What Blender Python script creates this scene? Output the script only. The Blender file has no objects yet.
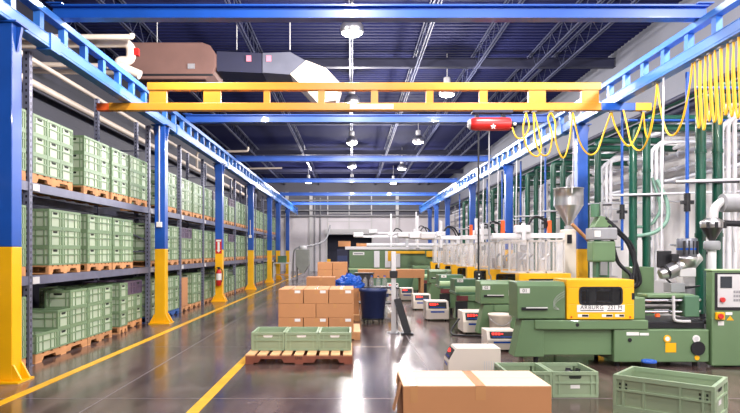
import bpy, math, random
from mathutils import Matrix, Vector
random.seed(7)
S = bpy.context.scene
COL = S.collection

# ------------------------------------------------------------------ camera, light, exposure
FOC, CX, CY, HC = 620.0, 352.0, 251.5, 1.4          # focal length in px, principal point, camera height
cam = bpy.data.cameras.new('camera'); camo = bpy.data.objects.new('camera', cam); COL.objects.link(camo)
camo.location = (0, 0, HC); camo.rotation_euler = (math.radians(90), 0, 0)
cam.sensor_width = 36; cam.lens = 36 * FOC / 740
cam.shift_x = (370 - CX) / 740; cam.shift_y = (CY - 206.5) / 740
cam.clip_end = 200
S.camera = camo
S.view_settings.view_transform = 'Standard'; S.view_settings.look = 'None'
S.view_settings.gamma = 1; S.view_settings.use_curve_mapping = False
S.view_settings.exposure = 0.0
S.cycles.use_denoising = True
S.cycles.max_bounces = 6; S.cycles.diffuse_bounces = 3; S.cycles.glossy_bounces = 3; S.cycles.transmission_bounces = 4
S.cycles.transparent_max_bounces = 6; S.cycles.caustics_reflective = False; S.cycles.caustics_refractive = False
S.cycles.sample_clamp_indirect = 6
W = bpy.data.worlds.new('world'); S.world = W; W.use_nodes = True
WB = W.node_tree.nodes['Background']; WB.inputs[0].default_value = (0.86, 0.88, 1.0, 1); WB.inputs[1].default_value = 0.3
LAMP_W = 530.0
CEIL = 6.6
LAMPS = [(0, 5.6), (0, 11.7), (0, 17.3), (0, 23.6), (0, 30.2), (2.5, 9.2), (2.5, 16.3), (2.5, 23.4), (2.5, 31.0), (2.5, 37.5),
         (-2.6, 9.6), (5.4, 8.0), (2.5, 2.8), (0, 36.6), (-2.6, 37.0), (0, -.3), (2.5, -3.2), (0, -6.2), (5.4, 1.5), (5.4, 4.6)]
SHOW = {(0, 11.7), (0, 17.3), (0, 23.6), (0, 30.2), (2.5, 16.3), (2.5, 23.4), (2.5, 31.0)}  # lamps in view; the remaining ones are unseen, added for fill light

# ------------------------------------------------------------------ helpers
def lin(c):
    c /= 255.0
    return c / 12.92 if c <= 0.04045 else ((c + 0.055) / 1.055) ** 2.4
def rgb(r, g, b): return (lin(r), lin(g), lin(b), 1)
def P(px, py, Y): return Vector(((px - CX) * Y / FOC, Y, HC - (py - CY) * Y / FOC))

MATS = {}
def mat(name, c, rough=.5, metal=0, var=.12, scale=3.0, bump=0, bscale=40, rnd=0, alpha=1, trans=0, emit=0, spec=.5, coat=0):
    if name in MATS: return MATS[name]
    m = bpy.data.materials.new(name); m.use_nodes = True
    nt = m.node_tree; N = nt.nodes; L = nt.links
    b = N['Principled BSDF']
    b.inputs['Roughness'].default_value = rough; b.inputs['Metallic'].default_value = metal
    b.inputs['Alpha'].default_value = alpha; b.inputs['Transmission Weight'].default_value = trans
    b.inputs['Specular IOR Level'].default_value = spec; b.inputs['Coat Weight'].default_value = coat
    tc = N.new('ShaderNodeTexCoord')
    nz = N.new('ShaderNodeTexNoise'); nz.inputs['Scale'].default_value = scale; nz.inputs['Detail'].default_value = 5
    L.new(tc.outputs['Object'], nz.inputs['Vector'])
    mp = N.new('ShaderNodeMapRange'); mp.inputs[1].default_value = .25; mp.inputs[2].default_value = .75
    mp.inputs[3].default_value = 1 - var; mp.inputs[4].default_value = 1 + var
    L.new(nz.outputs['Fac'], mp.inputs[0])
    v = mp.outputs[0]
    if rnd:
        oi = N.new('ShaderNodeObjectInfo'); m2 = N.new('ShaderNodeMapRange')
        m2.inputs[3].default_value = 1 - rnd; m2.inputs[4].default_value = 1 + rnd
        L.new(oi.outputs['Random'], m2.inputs[0])
        mm = N.new('ShaderNodeMath'); mm.operation = 'MULTIPLY'; L.new(v, mm.inputs[0]); L.new(m2.outputs[0], mm.inputs[1]); v = mm.outputs[0]
    vm = N.new('ShaderNodeVectorMath'); vm.operation = 'SCALE'; vm.inputs[0].default_value = c[:3]
    L.new(v, vm.inputs['Scale']); L.new(vm.outputs[0], b.inputs['Base Color'])
    if bump:
        n2 = N.new('ShaderNodeTexNoise'); n2.inputs['Scale'].default_value = bscale; L.new(tc.outputs['Object'], n2.inputs['Vector'])
        bp = N.new('ShaderNodeBump'); bp.inputs['Strength'].default_value = bump; bp.inputs['Distance'].default_value = .01
        L.new(n2.outputs['Fac'], bp.inputs['Height']); L.new(bp.outputs[0], b.inputs['Normal'])
    if emit:
        b.inputs['Emission Color'].default_value = c; b.inputs['Emission Strength'].default_value = emit
    MATS[name] = m
    return m

class MB:
    def __init__(s): s.v = []; s.f = []; s.mi = []; s.sm = []; s.M = None
    def add(s, vs, fs, mi=0, sm=False):
        o = len(s.v)
        if s.M is not None: vs = [s.M @ Vector(p) for p in vs]
        s.v += [tuple(p) for p in vs]
        for f in fs: s.f.append(tuple(i + o for i in f)); s.mi.append(mi); s.sm.append(sm)
        return s
    def box(s, a, b, mi=0):
        x0, y0, z0 = a; x1, y1, z1 = b
        if x0 > x1: x0, x1 = x1, x0
        if y0 > y1: y0, y1 = y1, y0
        if z0 > z1: z0, z1 = z1, z0
        return s.add([(x0,y0,z0),(x1,y0,z0),(x1,y1,z0),(x0,y1,z0),(x0,y0,z1),(x1,y0,z1),(x1,y1,z1),(x0,y1,z1)],
              [(3,2,1,0),(4,5,6,7),(0,1,5,4),(1,2,6,5),(2,3,7,6),(3,0,4,7)], mi)
    def prism(s, poly, axis, lo, hi, mi=0):              # poly in the two other axes (order x,y,z minus axis)
        n = len(poly)
        def pt(p, t):
            return (t, p[0], p[1]) if axis == 'x' else (p[0], t, p[1]) if axis == 'y' else (p[0], p[1], t)
        vs = [pt(p, lo) for p in poly] + [pt(p, hi) for p in poly]
        area = sum(poly[i][0] * poly[(i+1) % n][1] - poly[(i+1) % n][0] * poly[i][1] for i in range(n))
        fs = [tuple(range(n))[::-1], tuple(range(n, 2*n))] + [(i, (i+1) % n, (i+1) % n + n, i + n) for i in range(n)]
        if (area < 0) != (axis == 'y'): fs = [f[::-1] for f in fs]
        return s.add(vs, fs, mi)
    def bar(s, p0, p1, w, h, mi=0, up=(0,0,1)):          # rectangular bar between two points
        p0 = Vector(p0); p1 = Vector(p1); d = (p1 - p0).normalized(); u = Vector(up)
        if abs(d.dot(u)) > .98: u = Vector((0,1,0))
        x = d.cross(u).normalized() * (w/2); z = x.cross(d).normalized() * (h/2)
        vs = [p0-x-z, p0+x-z, p0+x+z, p0-x+z, p1-x-z, p1+x-z, p1+x+z, p1-x+z]
        return s.add(vs, [(0,1,2,3),(7,6,5,4),(1,0,4,5),(2,1,5,6),(3,2,6,7),(0,3,7,4)], mi)
    def tube(s, pts, r, seg=8, mi=0, cap=True):
        pts = [Vector(p) for p in pts]; n = len(pts); rings = []
        t0 = (pts[1] - pts[0]).normalized()
        u = t0.cross(Vector((0,0,1)))
        if u.length < .05: u = t0.cross(Vector((0,1,0)))
        u.normalize()
        for i, p in enumerate(pts):
            t = (pts[min(i+1, n-1)] - pts[max(i-1, 0)])
            if t.length < 1e-9: t = t0
            t.normalize()
            u = (u - t * u.dot(t))
            if u.length < 1e-6: u = t.orthogonal()
            u.normalize(); w = t.cross(u)
            rr = r[i] if isinstance(r, (list, tuple)) else r
            rings.append([p + (u * math.cos(a) + w * math.sin(a)) * rr for a in (2*math.pi*k/seg for k in range(seg))])
        vs = [q for R in rings for q in R]
        fs = [(i*seg + k, i*seg + (k+1) % seg, (i+1)*seg + (k+1) % seg, (i+1)*seg + k) for i in range(n-1) for k in range(seg)]
        s.add(vs, fs, mi, True)
        if cap:
            s.add(rings[0], [tuple(range(seg))[::-1]], mi); s.add(rings[-1], [tuple(range(seg))], mi)
        return s
    def cyl(s, p0, p1, r, seg=16, mi=0): return s.tube([p0, p1], r, seg, mi)
    def lathe(s, prof, c=(0,0,0), seg=24, mi=0):         # profile (r, z) from bottom to top
        vs = [(c[0] + r*math.cos(2*math.pi*k/seg), c[1] + r*math.sin(2*math.pi*k/seg), c[2] + z) for r, z in prof for k in range(seg)]
        n = len(prof)
        fs = [(i*seg + k, i*seg + (k+1) % seg, (i+1)*seg + (k+1) % seg, (i+1)*seg + k) for i in range(n-1) for k in range(seg)]
        s.add(vs, fs, mi, True)
        s.add(vs[:seg], [tuple(range(seg))[::-1]], mi); s.add(vs[-seg:], [tuple(range(seg))], mi)
        return s
    def mesh(s, name, mats):
        me = bpy.data.meshes.new(name); me.from_pydata(s.v, [], s.f)
        for m in (mats if isinstance(mats, (list, tuple)) else [mats]): me.materials.append(m)
        me.polygons.foreach_set('material_index', s.mi); me.polygons.foreach_set('use_smooth', s.sm)
        me.update(); return me
    def build(s, name, mats, parent=None, bevel=0, loc=None):
        o = bpy.data.objects.new(name, s.mesh(name, mats)); COL.objects.link(o)
        if parent is not None: o.parent = parent
        if loc is not None: o.location = loc
        if bevel:
            b = o.modifiers.new('bevel', 'BEVEL'); b.width = bevel; b.segments = 2; b.limit_method = 'ANGLE'; b.angle_limit = math.radians(50)
        return o

def text_mb(txt, size, M, spread=1.0, align='CENTER', bold=0):
    cu = bpy.data.curves.new('t', 'FONT'); cu.body = txt; cu.size = size; cu.extrude = .0008; cu.offset = bold; cu.align_x = align; cu.align_y = 'CENTER'
    cu.space_character = spread
    ob = bpy.data.objects.new('t', cu); COL.objects.link(ob)
    dg = bpy.context.evaluated_depsgraph_get(); me = bpy.data.meshes.new_from_object(ob.evaluated_get(dg))
    mb = MB(); mb.M = M
    mb.add([v.co for v in me.vertices], [tuple(p.vertices) for p in me.polygons])
    bpy.data.objects.remove(ob); bpy.data.curves.remove(cu); bpy.data.meshes.remove(me)
    return mb
FRONT = Matrix.Rotation(math.pi/2, 4, 'X')               # text faces -Y
def front_text(txt, size, x, y, z, spread=1.0): return text_mb(txt, size, Matrix.Translation((x, y, z)) @ FRONT, spread)

def tag(o, label, cat, group=None, kind=None):
    o['label'] = label; o['category'] = cat
    if group: o['group'] = group
    if kind: o['kind'] = kind
    return o
def thing(name, label, cat, loc=(0,0,0), rz=0, group=None):
    o = bpy.data.objects.new(name, None); COL.objects.link(o); o.location = loc; o.rotation_euler = (0, 0, rz)
    o.empty_display_size = .1
    return tag(o, label, cat, group)
def struct(name, mb, m, label=None, cat=None):
    o = mb.build(name, m); o['kind'] = 'structure'
    if label: o['label'] = label; o['category'] = cat
    return o
KIDS = {}
def kids(o):
    if o.name not in KIDS: KIDS[o.name] = [c for c in bpy.data.objects if c.parent == o]
    return KIDS[o.name]
def copy_tree(o, parent=None):
    c = o.copy(); COL.objects.link(c)
    if parent is not None: c.parent = parent
    for ch in kids(o): copy_tree(ch, c)
    return c
def spline(pts, n=8):
    pts = [Vector(p) for p in pts]; out = []
    for i in range(len(pts) - 1):
        a = pts[max(i-1, 0)]; b = pts[i]; c = pts[i+1]; d = pts[min(i+2, len(pts)-1)]
        for k in range(n):
            t = k / n
            out.append(.5 * ((2*b) + (c - a)*t + (2*a - 5*b + 4*c - d)*t*t + (3*b - a - 3*c + d)*t*t*t))
    return out + [pts[-1]]
def bend(pts, r=.1, n=5):                                 # polyline with rounded corners
    pts = [Vector(p) for p in pts]; out = [pts[0]]
    for i in range(1, len(pts) - 1):
        a, b, c = pts[i-1], pts[i], pts[i+1]
        u = (a - b); w = (c - b); q = min(r, u.length*.49, w.length*.49)
        p0 = b + u.normalized()*q; p1 = b + w.normalized()*q
        for k in range(n + 1):
            t = k / n; out.append((1-t)**2*p0 + 2*t*(1-t)*b + t*t*p1)
    return out + [pts[-1]]

# ------------------------------------------------------------------ materials
M_blue = mat('blue_paint', rgb(22, 80, 170), .38, var=.15, scale=2, coat=.2)
M_rail = mat('rail_blue_paint', rgb(58, 118, 198), .35, var=.12, scale=2, coat=.2)
M_yel = mat('yellow_paint', rgb(250, 186, 4), .42, var=.10, scale=2, coat=.15)
M_bridge = mat('bridge_yellow_paint', rgb(200, 134, 34), .4, var=.08, scale=2)
M_line = mat('floor_yellow_paint', rgb(236, 176, 30), .35, var=.18, scale=6)
M_crate = mat('sage_plastic', rgb(172, 186, 160), .45, var=.06, scale=4, rnd=.07)
M_crate2 = mat('foreground_sage_plastic', rgb(146, 162, 132), .45, var=.06, scale=4, rnd=.05)
M_dcrate = mat('purple_grey_plastic', rgb(92, 78, 98), .5, var=.08)
M_dark = mat('black_plastic', rgb(22, 22, 28), .5, var=.1)
M_slot = mat('dark_slot', rgb(30, 38, 30), .7, var=.1)
M_white = mat('white_label', rgb(238, 236, 232), .55, var=.04)
M_wood = mat('pallet_wood', rgb(196, 140, 92), .75, var=.22, scale=7, bump=.15, rnd=.15)
M_wood2 = mat('dark_pallet_wood', rgb(140, 78, 58), .75, var=.22, scale=7, bump=.15)
M_deckw = mat('pale_pallet_wood', rgb(222, 172, 122), .7, var=.2, scale=7, bump=.15)
M_card = mat('cardboard', rgb(196, 138, 92), .8, var=.06, scale=2, rnd=.05)
M_card2 = mat('lit_cardboard', rgb(240, 205, 170), .8, var=.05, scale=2)  # same cardboard, coloured paler for the light falling on the top
M_tape = mat('packing_tape', rgb(205, 150, 100), .25, var=.05)
M_mach = mat('machine_green_paint', rgb(104, 132, 94), .4, var=.06, scale=2, coat=.15)
M_mach2 = mat('machine_dark_green_paint', rgb(80, 118, 90), .4, var=.06, scale=2, coat=.1)
M_roll = mat('pale_green_paint', rgb(172, 200, 150), .4, var=.06)
M_cover = mat('guard_yellow_paint', rgb(252, 186, 10), .38, var=.05, coat=.2)
M_steel = mat('brushed_steel', rgb(200, 198, 198), .3, .9, var=.1)
M_chrome = mat('chrome', rgb(225, 225, 230), .1, 1, var=.04)
M_rackm = mat('galvanised_rack', rgb(120, 122, 140), .42, .55, var=.15, scale=5)
M_beam = mat('rack_beam_steel', rgb(112, 114, 134), .45, .3, var=.15, scale=5)
M_pipe = mat('cream_pipe_paint', rgb(222, 206, 190), .5, var=.08)
M_silver = mat('silver_pipe', rgb(224, 224, 230), .4, .0, var=.1)
M_whose = mat('white_hose', rgb(232, 230, 234), .5, var=.06)
M_gpipe = mat('green_pipe_paint', rgb(10, 74, 56), .3, var=.15, coat=.3)
M_ghose = mat('pale_green_hose', rgb(126, 164, 146), .4, var=.06)
M_yhose = mat('yellow_cable', rgb(240, 182, 30), .45, var=.06)
M_red = mat('red_paint', rgb(206, 36, 34), .35, var=.08, coat=.3)
M_orange = mat('orange_plastic', rgb(236, 96, 34), .45, var=.05)
M_tcu = mat('beige_enclosure', rgb(226, 214, 200), .5, var=.04)
M_lgrey = mat('light_grey_paint', rgb(206, 204, 204), .5, var=.05)
M_mgrey = mat('mid_grey_paint', rgb(150, 150, 154), .5, var=.06)
M_robot = mat('white_robot_paint', rgb(236, 234, 236), .4, var=.04)
M_duct = mat('brown_duct_insulation', rgb(124, 92, 84), .75, var=.12, scale=2)
M_ductg = mat('galvanised_duct', rgb(96, 98, 112), .5, .3, var=.12)
M_ductp = mat('pale_duct', rgb(226, 210, 190), .6, var=.06)
M_bin = mat('navy_plastic', rgb(34, 50, 96), .45, var=.1)
M_bag = mat('blue_plastic_film', rgb(30, 84, 178), .25, var=.15)
M_led = mat('red_digits', rgb(255, 50, 40), .4, emit=2.5)
M_screen = mat('grey_screen', rgb(40, 46, 54), .15, var=.05)
M_lamp = mat('lamp_glass', (1, .97, .93, 1), .3, var=0, emit=30)
M_glass = mat('smoked_window', rgb(26, 28, 32), .05, var=0, alpha=.5)
M_clear = mat('clear_plastic_panel', rgb(232, 226, 224), .12, var=.03, alpha=.16)
M_frame = mat('beige_guard_frame', rgb(214, 206, 200), .45, var=.04)
M_joist = mat('joist_paint', rgb(70, 74, 100), .5, .2, var=.15)
M_girder = mat('girder_paint', rgb(30, 32, 60), .6, var=.1)
M_brown = mat('red_brown_belt', rgb(110, 48, 48), .6, var=.15)
M_deckbl = mat('blue_pallet_paint', rgb(44, 88, 160), .6, var=.15)

def floor_material():
    m = bpy.data.materials.new('polished_concrete'); m.use_nodes = True; nt = m.node_tree; N = nt.nodes; L = nt.links; b = N['Principled BSDF']
    tc = N.new('ShaderNodeTexCoord')
    n1 = N.new('ShaderNodeTexNoise'); n1.inputs['Scale'].default_value = .35; n1.inputs['Detail'].default_value = 7; n1.inputs['Roughness'].default_value = .65
    L.new(tc.outputs['Object'], n1.inputs['Vector'])
    mp = N.new('ShaderNodeMapping'); mp.inputs['Scale'].default_value = (2.5, .25, 1); L.new(tc.outputs['Object'], mp.inputs['Vector'])
    n2 = N.new('ShaderNodeTexNoise'); n2.inputs['Scale'].default_value = 1.2; n2.inputs['Detail'].default_value = 6; L.new(mp.outputs[0], n2.inputs['Vector'])
    mx = N.new('ShaderNodeMix'); mx.data_type = 'FLOAT'; mx.inputs[0].default_value = .45; L.new(n1.outputs['Fac'], mx.inputs[2]); L.new(n2.outputs['Fac'], mx.inputs[3])
    cr = N.new('ShaderNodeValToRGB'); e = cr.color_ramp.elements
    e[0].position = .36; e[0].color = rgb(50, 37, 35); e[1].position = .64; e[1].color = rgb(122, 102, 96)
    k = e.new(.5); k.color = rgb(82, 65, 61)
    L.new(mx.outputs[0], cr.inputs[0])
    # worn pale traffic smears
    n4 = N.new('ShaderNodeTexNoise'); n4.inputs['Scale'].default_value = 1.0; n4.inputs['Detail'].default_value = 8; n4.inputs['Roughness'].default_value = .75
    mp4 = N.new('ShaderNodeMapping'); mp4.inputs['Scale'].default_value = (.5, 1.6, 1); mp4.inputs['Location'].default_value = (3, 1, 0)
    L.new(tc.outputs['Object'], mp4.inputs['Vector']); L.new(mp4.outputs[0], n4.inputs['Vector'])
    r4 = N.new('ShaderNodeMapRange'); r4.inputs[1].default_value = .56; r4.inputs[2].default_value = .72; r4.inputs[4].default_value = .32; L.new(n4.outputs['Fac'], r4.inputs[0])
    mc = N.new('ShaderNodeMix'); mc.data_type = 'RGBA'; L.new(r4.outputs[0], mc.inputs[0]); L.new(cr.outputs[0], mc.inputs[6]); mc.inputs[7].default_value = rgb(178, 172, 176)
    L.new(mc.outputs[2], b.inputs['Base Color'])
    rr = N.new('ShaderNodeMapRange'); rr.inputs[1].default_value = .3; rr.inputs[2].default_value = .7; rr.inputs[3].default_value = .10; rr.inputs[4].default_value = .27
    L.new(n2.outputs['Fac'], rr.inputs[0]); L.new(rr.outputs[0], b.inputs['Roughness'])
    b.inputs['Specular IOR Level'].default_value = .5
    n3 = N.new('ShaderNodeTexNoise'); n3.inputs['Scale'].default_value = 2.2; n3.inputs['Detail'].default_value = 3; L.new(tc.outputs['Object'], n3.inputs['Vector'])
    bp = N.new('ShaderNodeBump'); bp.inputs['Strength'].default_value = .08; bp.inputs['Distance'].default_value = .02
    L.new(n3.outputs['Fac'], bp.inputs['Height']); L.new(bp.outputs[0], b.inputs['Normal'])
    return m
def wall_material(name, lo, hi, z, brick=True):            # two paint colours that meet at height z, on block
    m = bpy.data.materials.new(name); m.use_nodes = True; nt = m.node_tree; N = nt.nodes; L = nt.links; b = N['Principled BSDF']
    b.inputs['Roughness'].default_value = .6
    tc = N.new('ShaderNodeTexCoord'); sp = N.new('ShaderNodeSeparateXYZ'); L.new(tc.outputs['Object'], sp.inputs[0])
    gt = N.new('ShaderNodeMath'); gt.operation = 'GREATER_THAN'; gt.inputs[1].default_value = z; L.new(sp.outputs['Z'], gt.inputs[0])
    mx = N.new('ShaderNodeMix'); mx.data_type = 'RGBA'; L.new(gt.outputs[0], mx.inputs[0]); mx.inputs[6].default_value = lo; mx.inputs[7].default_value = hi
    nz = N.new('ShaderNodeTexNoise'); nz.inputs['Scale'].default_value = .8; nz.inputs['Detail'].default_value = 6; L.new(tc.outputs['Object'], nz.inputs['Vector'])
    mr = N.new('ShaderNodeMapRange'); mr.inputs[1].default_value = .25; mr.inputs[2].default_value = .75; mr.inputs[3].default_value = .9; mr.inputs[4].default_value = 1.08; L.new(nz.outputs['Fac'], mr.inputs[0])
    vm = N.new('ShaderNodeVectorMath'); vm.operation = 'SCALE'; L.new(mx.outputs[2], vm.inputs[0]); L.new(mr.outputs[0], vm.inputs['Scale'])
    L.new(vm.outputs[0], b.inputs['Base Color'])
    ad = N.new('ShaderNodeMath'); ad.operation = 'ADD'; L.new(sp.outputs['X'], ad.inputs[0]); L.new(sp.outputs['Y'], ad.inputs[1])
    cb = N.new('ShaderNodeCombineXYZ'); L.new(ad.outputs[0], cb.inputs[0]); L.new(sp.outputs['Z'], cb.inputs[1])
    bk = N.new('ShaderNodeTexBrick'); bk.inputs['Scale'].default_value = 1; bk.inputs['Brick Width'].default_value = .4; bk.inputs['Row Height'].default_value = .2; bk.inputs['Mortar Size'].default_value = .006
    L.new(cb.outputs[0], bk.inputs['Vector'])
    bp = N.new('ShaderNodeBump'); bp.invert = True; bp.inputs['Strength'].default_value = .5; bp.inputs['Distance'].default_value = .004
    L.new(bk.outputs['Fac'], bp.inputs['Height']); L.new(bp.outputs[0], b.inputs['Normal'])
    return m
def post_material():                                       # galvanised post with rows of punched slots
    m = bpy.data.materials.new('slotted_post_steel'); m.use_nodes = True; nt = m.node_tree; N = nt.nodes; L = nt.links; b = N['Principled BSDF']
    b.inputs['Roughness'].default_value = .42; b.inputs['Metallic'].default_value = .45
    tc = N.new('ShaderNodeTexCoord'); sp = N.new('ShaderNodeSeparateXYZ'); L.new(tc.outputs['Object'], sp.inputs[0])
    mu = N.new('ShaderNodeMath'); mu.operation = 'MULTIPLY'; mu.inputs[1].default_value = 13.2; L.new(sp.outputs['Z'], mu.inputs[0])
    fr = N.new('ShaderNodeMath'); fr.operation = 'FRACT'; L.new(mu.outputs[0], fr.inputs[0])
    lt = N.new('ShaderNodeMath'); lt.operation = 'LESS_THAN'; lt.inputs[1].default_value = .42; L.new(fr.outputs[0], lt.inputs[0])
    def near(sock, c, w):
        a = N.new('ShaderNodeMath'); a.operation = 'COMPARE'; a.inputs[1].default_value = c; a.inputs[2].default_value = w; L.new(sock, a.inputs[0]); return a.outputs[0]
    nx, ny = near(sp.outputs['X'], 0, .011), near(sp.outputs['Y'], 0, .011)
    o = N.new('ShaderNodeMath'); o.operation = 'MAXIMUM'; L.new(nx, o.inputs[0]); L.new(ny, o.inputs[1])
    a = N.new('ShaderNodeMath'); a.operation = 'MULTIPLY'; L.new(o.outputs[0], a.inputs[0]); L.new(lt.outputs[0], a.inputs[1])
    mx = N.new('ShaderNodeMix'); mx.data_type = 'RGBA'; L.new(a.outputs[0], mx.inputs[0]); mx.inputs[6].default_value = rgb(122, 124, 144); mx.inputs[7].default_value = rgb(28, 28, 36)
    L.new(mx.outputs[2], b.inputs['Base Color']); return m
M_post = post_material()
M_floor = floor_material()
M_wallr = wall_material('right_wall_paint', rgb(250, 246, 244), rgb(116, 118, 128), 3.95)
M_wallf = wall_material('far_wall_paint', rgb(222, 216, 220), rgb(92, 92, 104), 4.0)
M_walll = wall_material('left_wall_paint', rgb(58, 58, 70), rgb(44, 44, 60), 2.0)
M_ceil = mat('navy_roof_deck', rgb(24, 28, 72), .8, 0, spec=.2, var=.15, scale=.6)

# ------------------------------------------------------------------ the hall
YN, YF, XL, XR = -9.0, 44.0, -6.7, 6.85
struct('floor', MB().box((XL-.2, YN, -.1), (XR+.2, YF+.2, 0)), M_floor)
mb = MB(); y = YN; prof = []                                # corrugated deck: ribs run across the hall
while y < YF:
    prof += [(y, CEIL), (y+.10, CEIL), (y+.13, CEIL+.05), (y+.17, CEIL+.05)]; y += .2
vs = []
for (yy, zz) in prof: vs += [(XL-.2, yy, zz), (XR+.2, yy, zz)]
mb.add(vs, [(2*i, 2*i+1, 2*i+3, 2*i+2) for i in range(len(prof)-1)])
mb.box((XL-.2, YN, CEIL+.1), (XR+.2, YF, CEIL+.14))
struct('ceiling', mb, M_ceil)
struct('wall_right', MB().box((XR, YN, 0), (XR+.2, YF+.2, CEIL+.1)), M_wallr)
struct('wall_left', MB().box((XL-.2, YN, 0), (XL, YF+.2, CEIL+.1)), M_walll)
DX0, DX1, DZ = -1.75, 1.4, 2.6
mb = MB(); mb.box((XL, YF, 0), (DX0, YF+.2, CEIL+.1)); mb.box((DX1, YF, 0), (XR, YF+.2, CEIL+.1)); mb.box((DX0, YF, DZ), (DX1, YF+.2, CEIL+.1))
struct('wall_far', mb, M_wallf)
d = struct('door_1', MB().box((DX0-.3, YF+2.2, 0), (DX1+.3, YF+2.25, DZ+.2)).box((DX0-.3, YF+.2, DZ+.02), (DX1+.3, YF+2.25, DZ+.1)).box((DX0-.3, YF+.2, 0), (DX0-.25, YF+2.25, DZ+.1)).box((DX1+.25, YF+.2, 0), (DX1+.3, YF+2.25, DZ+.1)).box((DX0-.3, YF+.2, -.1), (DX1+.3, YF+2.25, 0)), M_girder)
MB().box((DX0-.15, YF-.45, DZ), (DX1+.15, YF-.02, DZ+.38)).build('shutter_housing', M_lgrey, d)
for x in (DX0-.1, DX1): MB().box((x, YF-.12, 0), (x+.1, YF-.005, DZ)).build('guide_rail', M_lgrey, d)
for x in (-4.6, -2.9, 3.2):                                  # pilasters and far-wall conduit
    struct('trim_1' if x == -4.6 else 'trim_2' if x == -2.9 else 'trim_3', MB().box((x-.11, YF-.2, 0), (x+.11, YF-.002, 5.6)), M_lgrey)
mb = MB()
for z, r in ((5.0, .06), (4.3, .05), (3.9, .05)): mb.tube([(-6.5, YF-.3, z), (6.6, YF-.3, z)], r)
o = mb.build('conduit_run', M_mgrey); tag(o, 'grey conduits running across the far wall above the dark doorway', 'conduit')
for x in (-2.65, -2.25):
    o = MB().cyl((x, YF-.08, 0), (x, YF-.08, 5.2), .06, 8).build('wall_conduit', M_mgrey); tag(o, f'vertical grey conduit on the far wall beside the dark doorway, {"outer" if x < -2.5 else "inner"} one', 'conduit')
t = thing('door_track', 'grey steel door tracks rising above the dark doorway', 'door track', (0, YF-.06, 0))
for x in (-1.72, -.2, 1.38): MB().box((x-.04, -.05, 3.0), (x+.04, .05, 5.6)).build('vertical_track', M_lgrey, t)
for z in (3.5, 4.1, 4.8): MB().box((-1.68, -.02, z), (1.34, .02, z+.05)).build('cross_bar', M_lgrey, t)
# joints and painted lines
mb = MB()
mb.box((-2.37, YN, .0002), (-2.362, YF, .0012)); mb.box((.9, YN, .0002), (.908, YF, .0012))
for yy in (5.9, 9.1, 13.0, 18.0, 23.0, 28.0): mb.box((XL, yy, .0002), (XR, yy+.008, .0012))
struct('trim_4', mb, mat('joint_filler', rgb(136, 128, 132), .5))
def line(name, pts, w):
    mb = MB()
    for a, b in zip(pts, pts[1:]): mb.bar((a[0], a[1], .002), (b[0], b[1], .002), w, .003)
    o = mb.build(name, M_line); o['kind'] = 'structure'; return o
line('floor_marking', [(-3.24, -8.5), (-3.24, 40)], .105)
line('floor_marking', [(-1.385, -8.5), (-1.385, 10.2)], .105)
# girders across, joists along
for yy in (-5.7, 1.6, 8.9, 16.2, 23.5, 30.8, 38.1):
    mb = MB(); mb.box((XL, yy-.09, 6.20), (XR, yy+.09, 6.22)); mb.box((XL, yy-.012, 6.22), (XR, yy+.012, 6.42)); mb.box((XL, yy-.09, 6.42), (XR, yy+.09, 6.44))
    o = mb.build('ceiling_girder', M_girder); o['kind'] = 'structure'
for x in (-6.2, -4.75, -2.35, -.02, 1.66, 3.2, 4.7, 5.35):
    mb = MB()
    for s in (-.03, .03):
        mb.box((x+s-.012, YN, 6.1), (x+s+.012, YF, 6.13)); mb.box((x+s-.012, YN, 6.55), (x+s+.012, YF, 6.58))
    yy = YN; up = True
    while yy < YF - .5:
        mb.bar((x, yy, 6.12 if up else 6.56), (x, yy+.4, 6.56 if up else 6.12), .012, .012); yy += .4; up = not up
    o = mb.build('ceiling_joist', M_joist); o['kind'] = 'structure'

# ------------------------------------------------------------------ lamps
def lamp(x, y, i):
    lab = {(0, 11.7): 'round high bay lamp nearest the camera, above the long yellow bridge beam', (0, 17.3): 'round high bay lamp seen through the yellow bridge beam, centre row',
           (0, 23.6): 'round high bay lamp below the yellow bridge beam, above the blue tie beam, centre row', (0, 30.2): 'round high bay lamp farthest away in the centre row',
           (2.5, 16.3): 'round high bay lamp straddling the top edge of the yellow bridge beam', (2.5, 23.4): 'round high bay lamp under the bridge, second row toward the machines',
           (2.5, 31.0): 'round high bay lamp farthest away in the row toward the machines'}.get((x, y), 'unseen high bay lamp added under the dark roof deck for fill light')
    t = thing('high_bay_lamp', lab, 'lamp', (x, y, 5.5), group=None if (x, y) in SHOW else 'unseen added fill lamps')
    MB().lathe([(.20, .02), (.22, .05), (.21, .16), (.12, .26), (.08, .30)], seg=24).build('reflector', M_steel, t)
    MB().lathe([(.08, .30), (.09, .31), (.09, .46), (.06, .48)], seg=16).build('ballast', M_lgrey, t)
    MB().cyl((0, 0, .48), (0, 0, 1.1), .012, 6).build('hanger', M_lgrey, t)
    MB().lathe([(.04, -.03), (.15, -.015), (.195, .02), (.195, .03)], seg=24).build('lens', M_lamp, t)
    l = bpy.data.lights.new('lamp_light', 'POINT'); l.energy = LAMP_W; l.shadow_soft_size = .12
    l.color = (1.0, .95, .93)
    lo = bpy.data.objects.new('lamp_light', l); COL.objects.link(lo); lo.parent = t; lo.location = (0, 0, -.2)
for i, (x, y) in enumerate(LAMPS): lamp(x, y, i)

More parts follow.
